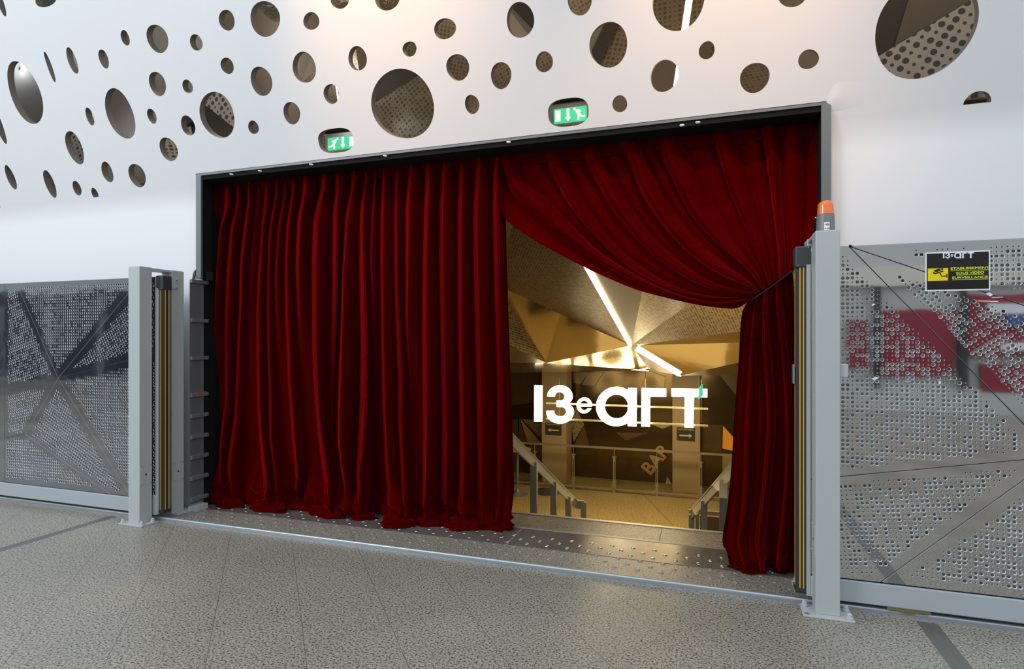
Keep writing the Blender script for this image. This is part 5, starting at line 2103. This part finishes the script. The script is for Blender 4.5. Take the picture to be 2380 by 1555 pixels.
# ------------------------------------------------------------------ faceted lobby ceiling
ce = empty('ceiling', (-1, 8, 2.5), kind='structure')
UPV = (0, 0, 1)
J = atY(1467, 803, 10.3)
T = atY(1235, 382, 5.0)
Bp = atY(1530, 500, 5.2)
UR = atY(2067, 377, 5.0)
Cc = atY(1950, 741, 7.4)
D_ = atY(1583, 873, 10.9)
E_ = atY(1950, 790, 9.4)
E2 = atY(1950, 868, 11.5)
Mm = atY(1302, 730, 9.75)
Gg = atY(1150, 660, 9.0)
Hh_ = atY(900, 400, 5.0)
Kk = atY(1268, 844, 10.6)
Nn = atY(1060, 742, 8.0)
Oo = atY(1050, 843, 10.6)
Pp = atY(1510, 861, 11.8)
Qq = atY(1050, 869, 11.85)
for nm, pts, m in (('ceiling_panel', (J, T, Mm), 'perf_gold'), ('ceiling_panel', (T, Gg, Mm), 'perf_gold'), ('ceiling_panel', (T, Hh_, Gg), 'gold_matt'),
                   ('ceiling_panel', (J, T, Bp), 'gold_matt'), ('ceiling_panel', (J, Bp, UR), 'perf_gold_45'), ('ceiling_panel', (J, UR, Cc), 'perf_gold_45'),
                   ('ceiling_panel', (J, Cc, E_), 'gold'), ('ceiling_panel', (J, E_, D_), 'gold'), ('ceiling_panel', (D_, E_, E2), 'gold_matt'),
                   ('ceiling_panel', (J, Mm, Kk), 'gold'), ('ceiling_panel', (Mm, Gg, Kk), 'gold'), ('ceiling_panel', (Gg, Nn, Kk), 'perf_gold_45'),
                   ('ceiling_panel', (Nn, Oo, Kk), 'perf_gold_45'), ('ceiling_panel', (Kk, J, Pp), 'perf_fine'), ('ceiling_panel', (Kk, Pp, Qq), 'perf_fine'), ('ceiling_panel', (Kk, Qq, Oo), 'perf_fine'),
                   ('ceiling_panel', (J, Pp, D_), 'gold_matt'), ('ceiling_panel', (T, Bp, (0.0, 4.45, 3.02), (-2.2, 4.45, 3.02)), 'gold_matt')):
    facet(nm, pts, M[m], ce, 0.015, UPV)
for tri in (((-6, 4.5, 3.05), (-2.2, 4.5, 3.05), Hh_), ((-6, 4.5, 3.05), Hh_, Gg, (-6, 9, 2.0)), (Gg, (-6, 9, 2.0), Nn), (Nn, (-6, 9, 2.0), (-6, 12, 1.2), Oo),
            (UR, (5, 4.5, 3.0), (5, 9, 2.5), Cc), (Cc, (5, 9, 2.5), (5, 12, 1.6), E_), ((0.0, 4.45, 3.02), (5, 4.5, 3.0), UR, Bp)):
    facet('ceiling_panel', tri, M['gold_matt'], ce, 0.015, UPV)
mb = MB()
mb.box(-9, 7, 4.62, 17, 3.08, 3.12)
mb.build('ceiling_slab', M['void_brown'], ce)

# light strips of the lobby ceiling
ls = []


def lit_bar(p, q, w_, h_, lab, drop=0.02, m='tube'):
    mb = MB()
    d_ = Vector((0, -0.01, -drop))
    mb.bar(Vector(p) + d_, Vector(q) + d_, w_, h_)
    o_ = mb.build('light_strip', M[m])
    center_origin(o_)
    tag(o_, lab, 'light')


lit_bar(T + (J - T) * 0.02, T + (J - T) * 0.985, 0.055, 0.02, 'long bright light strip down the lobby ceiling, below the hem of the tied-back curtain', 0.03)
lit_bar(J + (D_ - J) * 0.10 + Vector((0, 0, 0)), J + (D_ - J) * 0.97, 0.10, 0.02, 'short bright light strip slanting down right above the lit lettering', 0.02)
lit_bar(atY(1325, 849, 11.7), atY(1508, 860.5, 11.72), 0.022, 0.014, 'thin horizontal light strip along the lower ceiling edge above the lit lettering', 0.01)

# ------------------------------------------------------------------ the other side of the hall, seen only in the mirror steel
fa = empty('wall_rear', (-4, -7, 0), kind='structure')


def fbox(name, x0, x1, z0, z1, m, dy=0.0, y=-7.0):
    mb = MB()
    mb.box(x0, x1, y + dy, y + dy + 0.1, z0, z1)
    return mb.build(name, M[m], fa)


fbox('facade', -34, 14, 0.0, 4.6, 'facade_grey')
fbox('dark_shopfront', -31, -14.2, 0.15, 3.1, 'facade_navy', 0.1)
fbox('dark_shopfront', -13.4, -6.0, 0.2, 2.6, 'facade_dark', 0.1)
fbox('pale_shopfront', -5.4, 1.0, 0.2, 2.6, 'facade_cream', 0.1)
fbox('red_shopfront', 3.4, 4.7, 0.75, 2.1, 'facade_red', 0.12)
fbox('red_shopfront', 4.9, 6.7, 1.15, 2.4, 'facade_red', 0.12)
fbox('red_shopfront', 5.1, 5.9, 0.45, 1.0, 'facade_red', 0.12)
fbox('red_door', 2.75, 3.1, 0.9, 1.9, 'facade_red', 0.12)
fbox('grey_plinth', 1.2, 9.5, 0.0, 0.5, 'facade_grey', 0.1)
fbox('pale_fascia', 1.2, 9.5, 2.6, 3.0, 'facade_cream', 0.14)
for x in (1.35, 3.22, 4.75, 6.85, 8.0):
    fbox('dark_mullion', x, x + 0.12, 0.5, 2.6, 'facade_dark', 0.2)
fbox('blue_poster', 5.5, 5.75, 1.75, 2.0, 'facade_blue', 0.24)
fbox('white_poster', 5.2, 6.3, 2.0, 2.2, 'facade_white', 0.24)
fbox('white_poster', 5.4, 6.1, 1.25, 1.4, 'facade_white', 0.24)
for x in (-29, -26.5, -24, -21.5, -19, -16.5):
    fbox('pale_mullion', x, x + 0.10, 0.15, 2.7, 'facade_grey', 0.2)
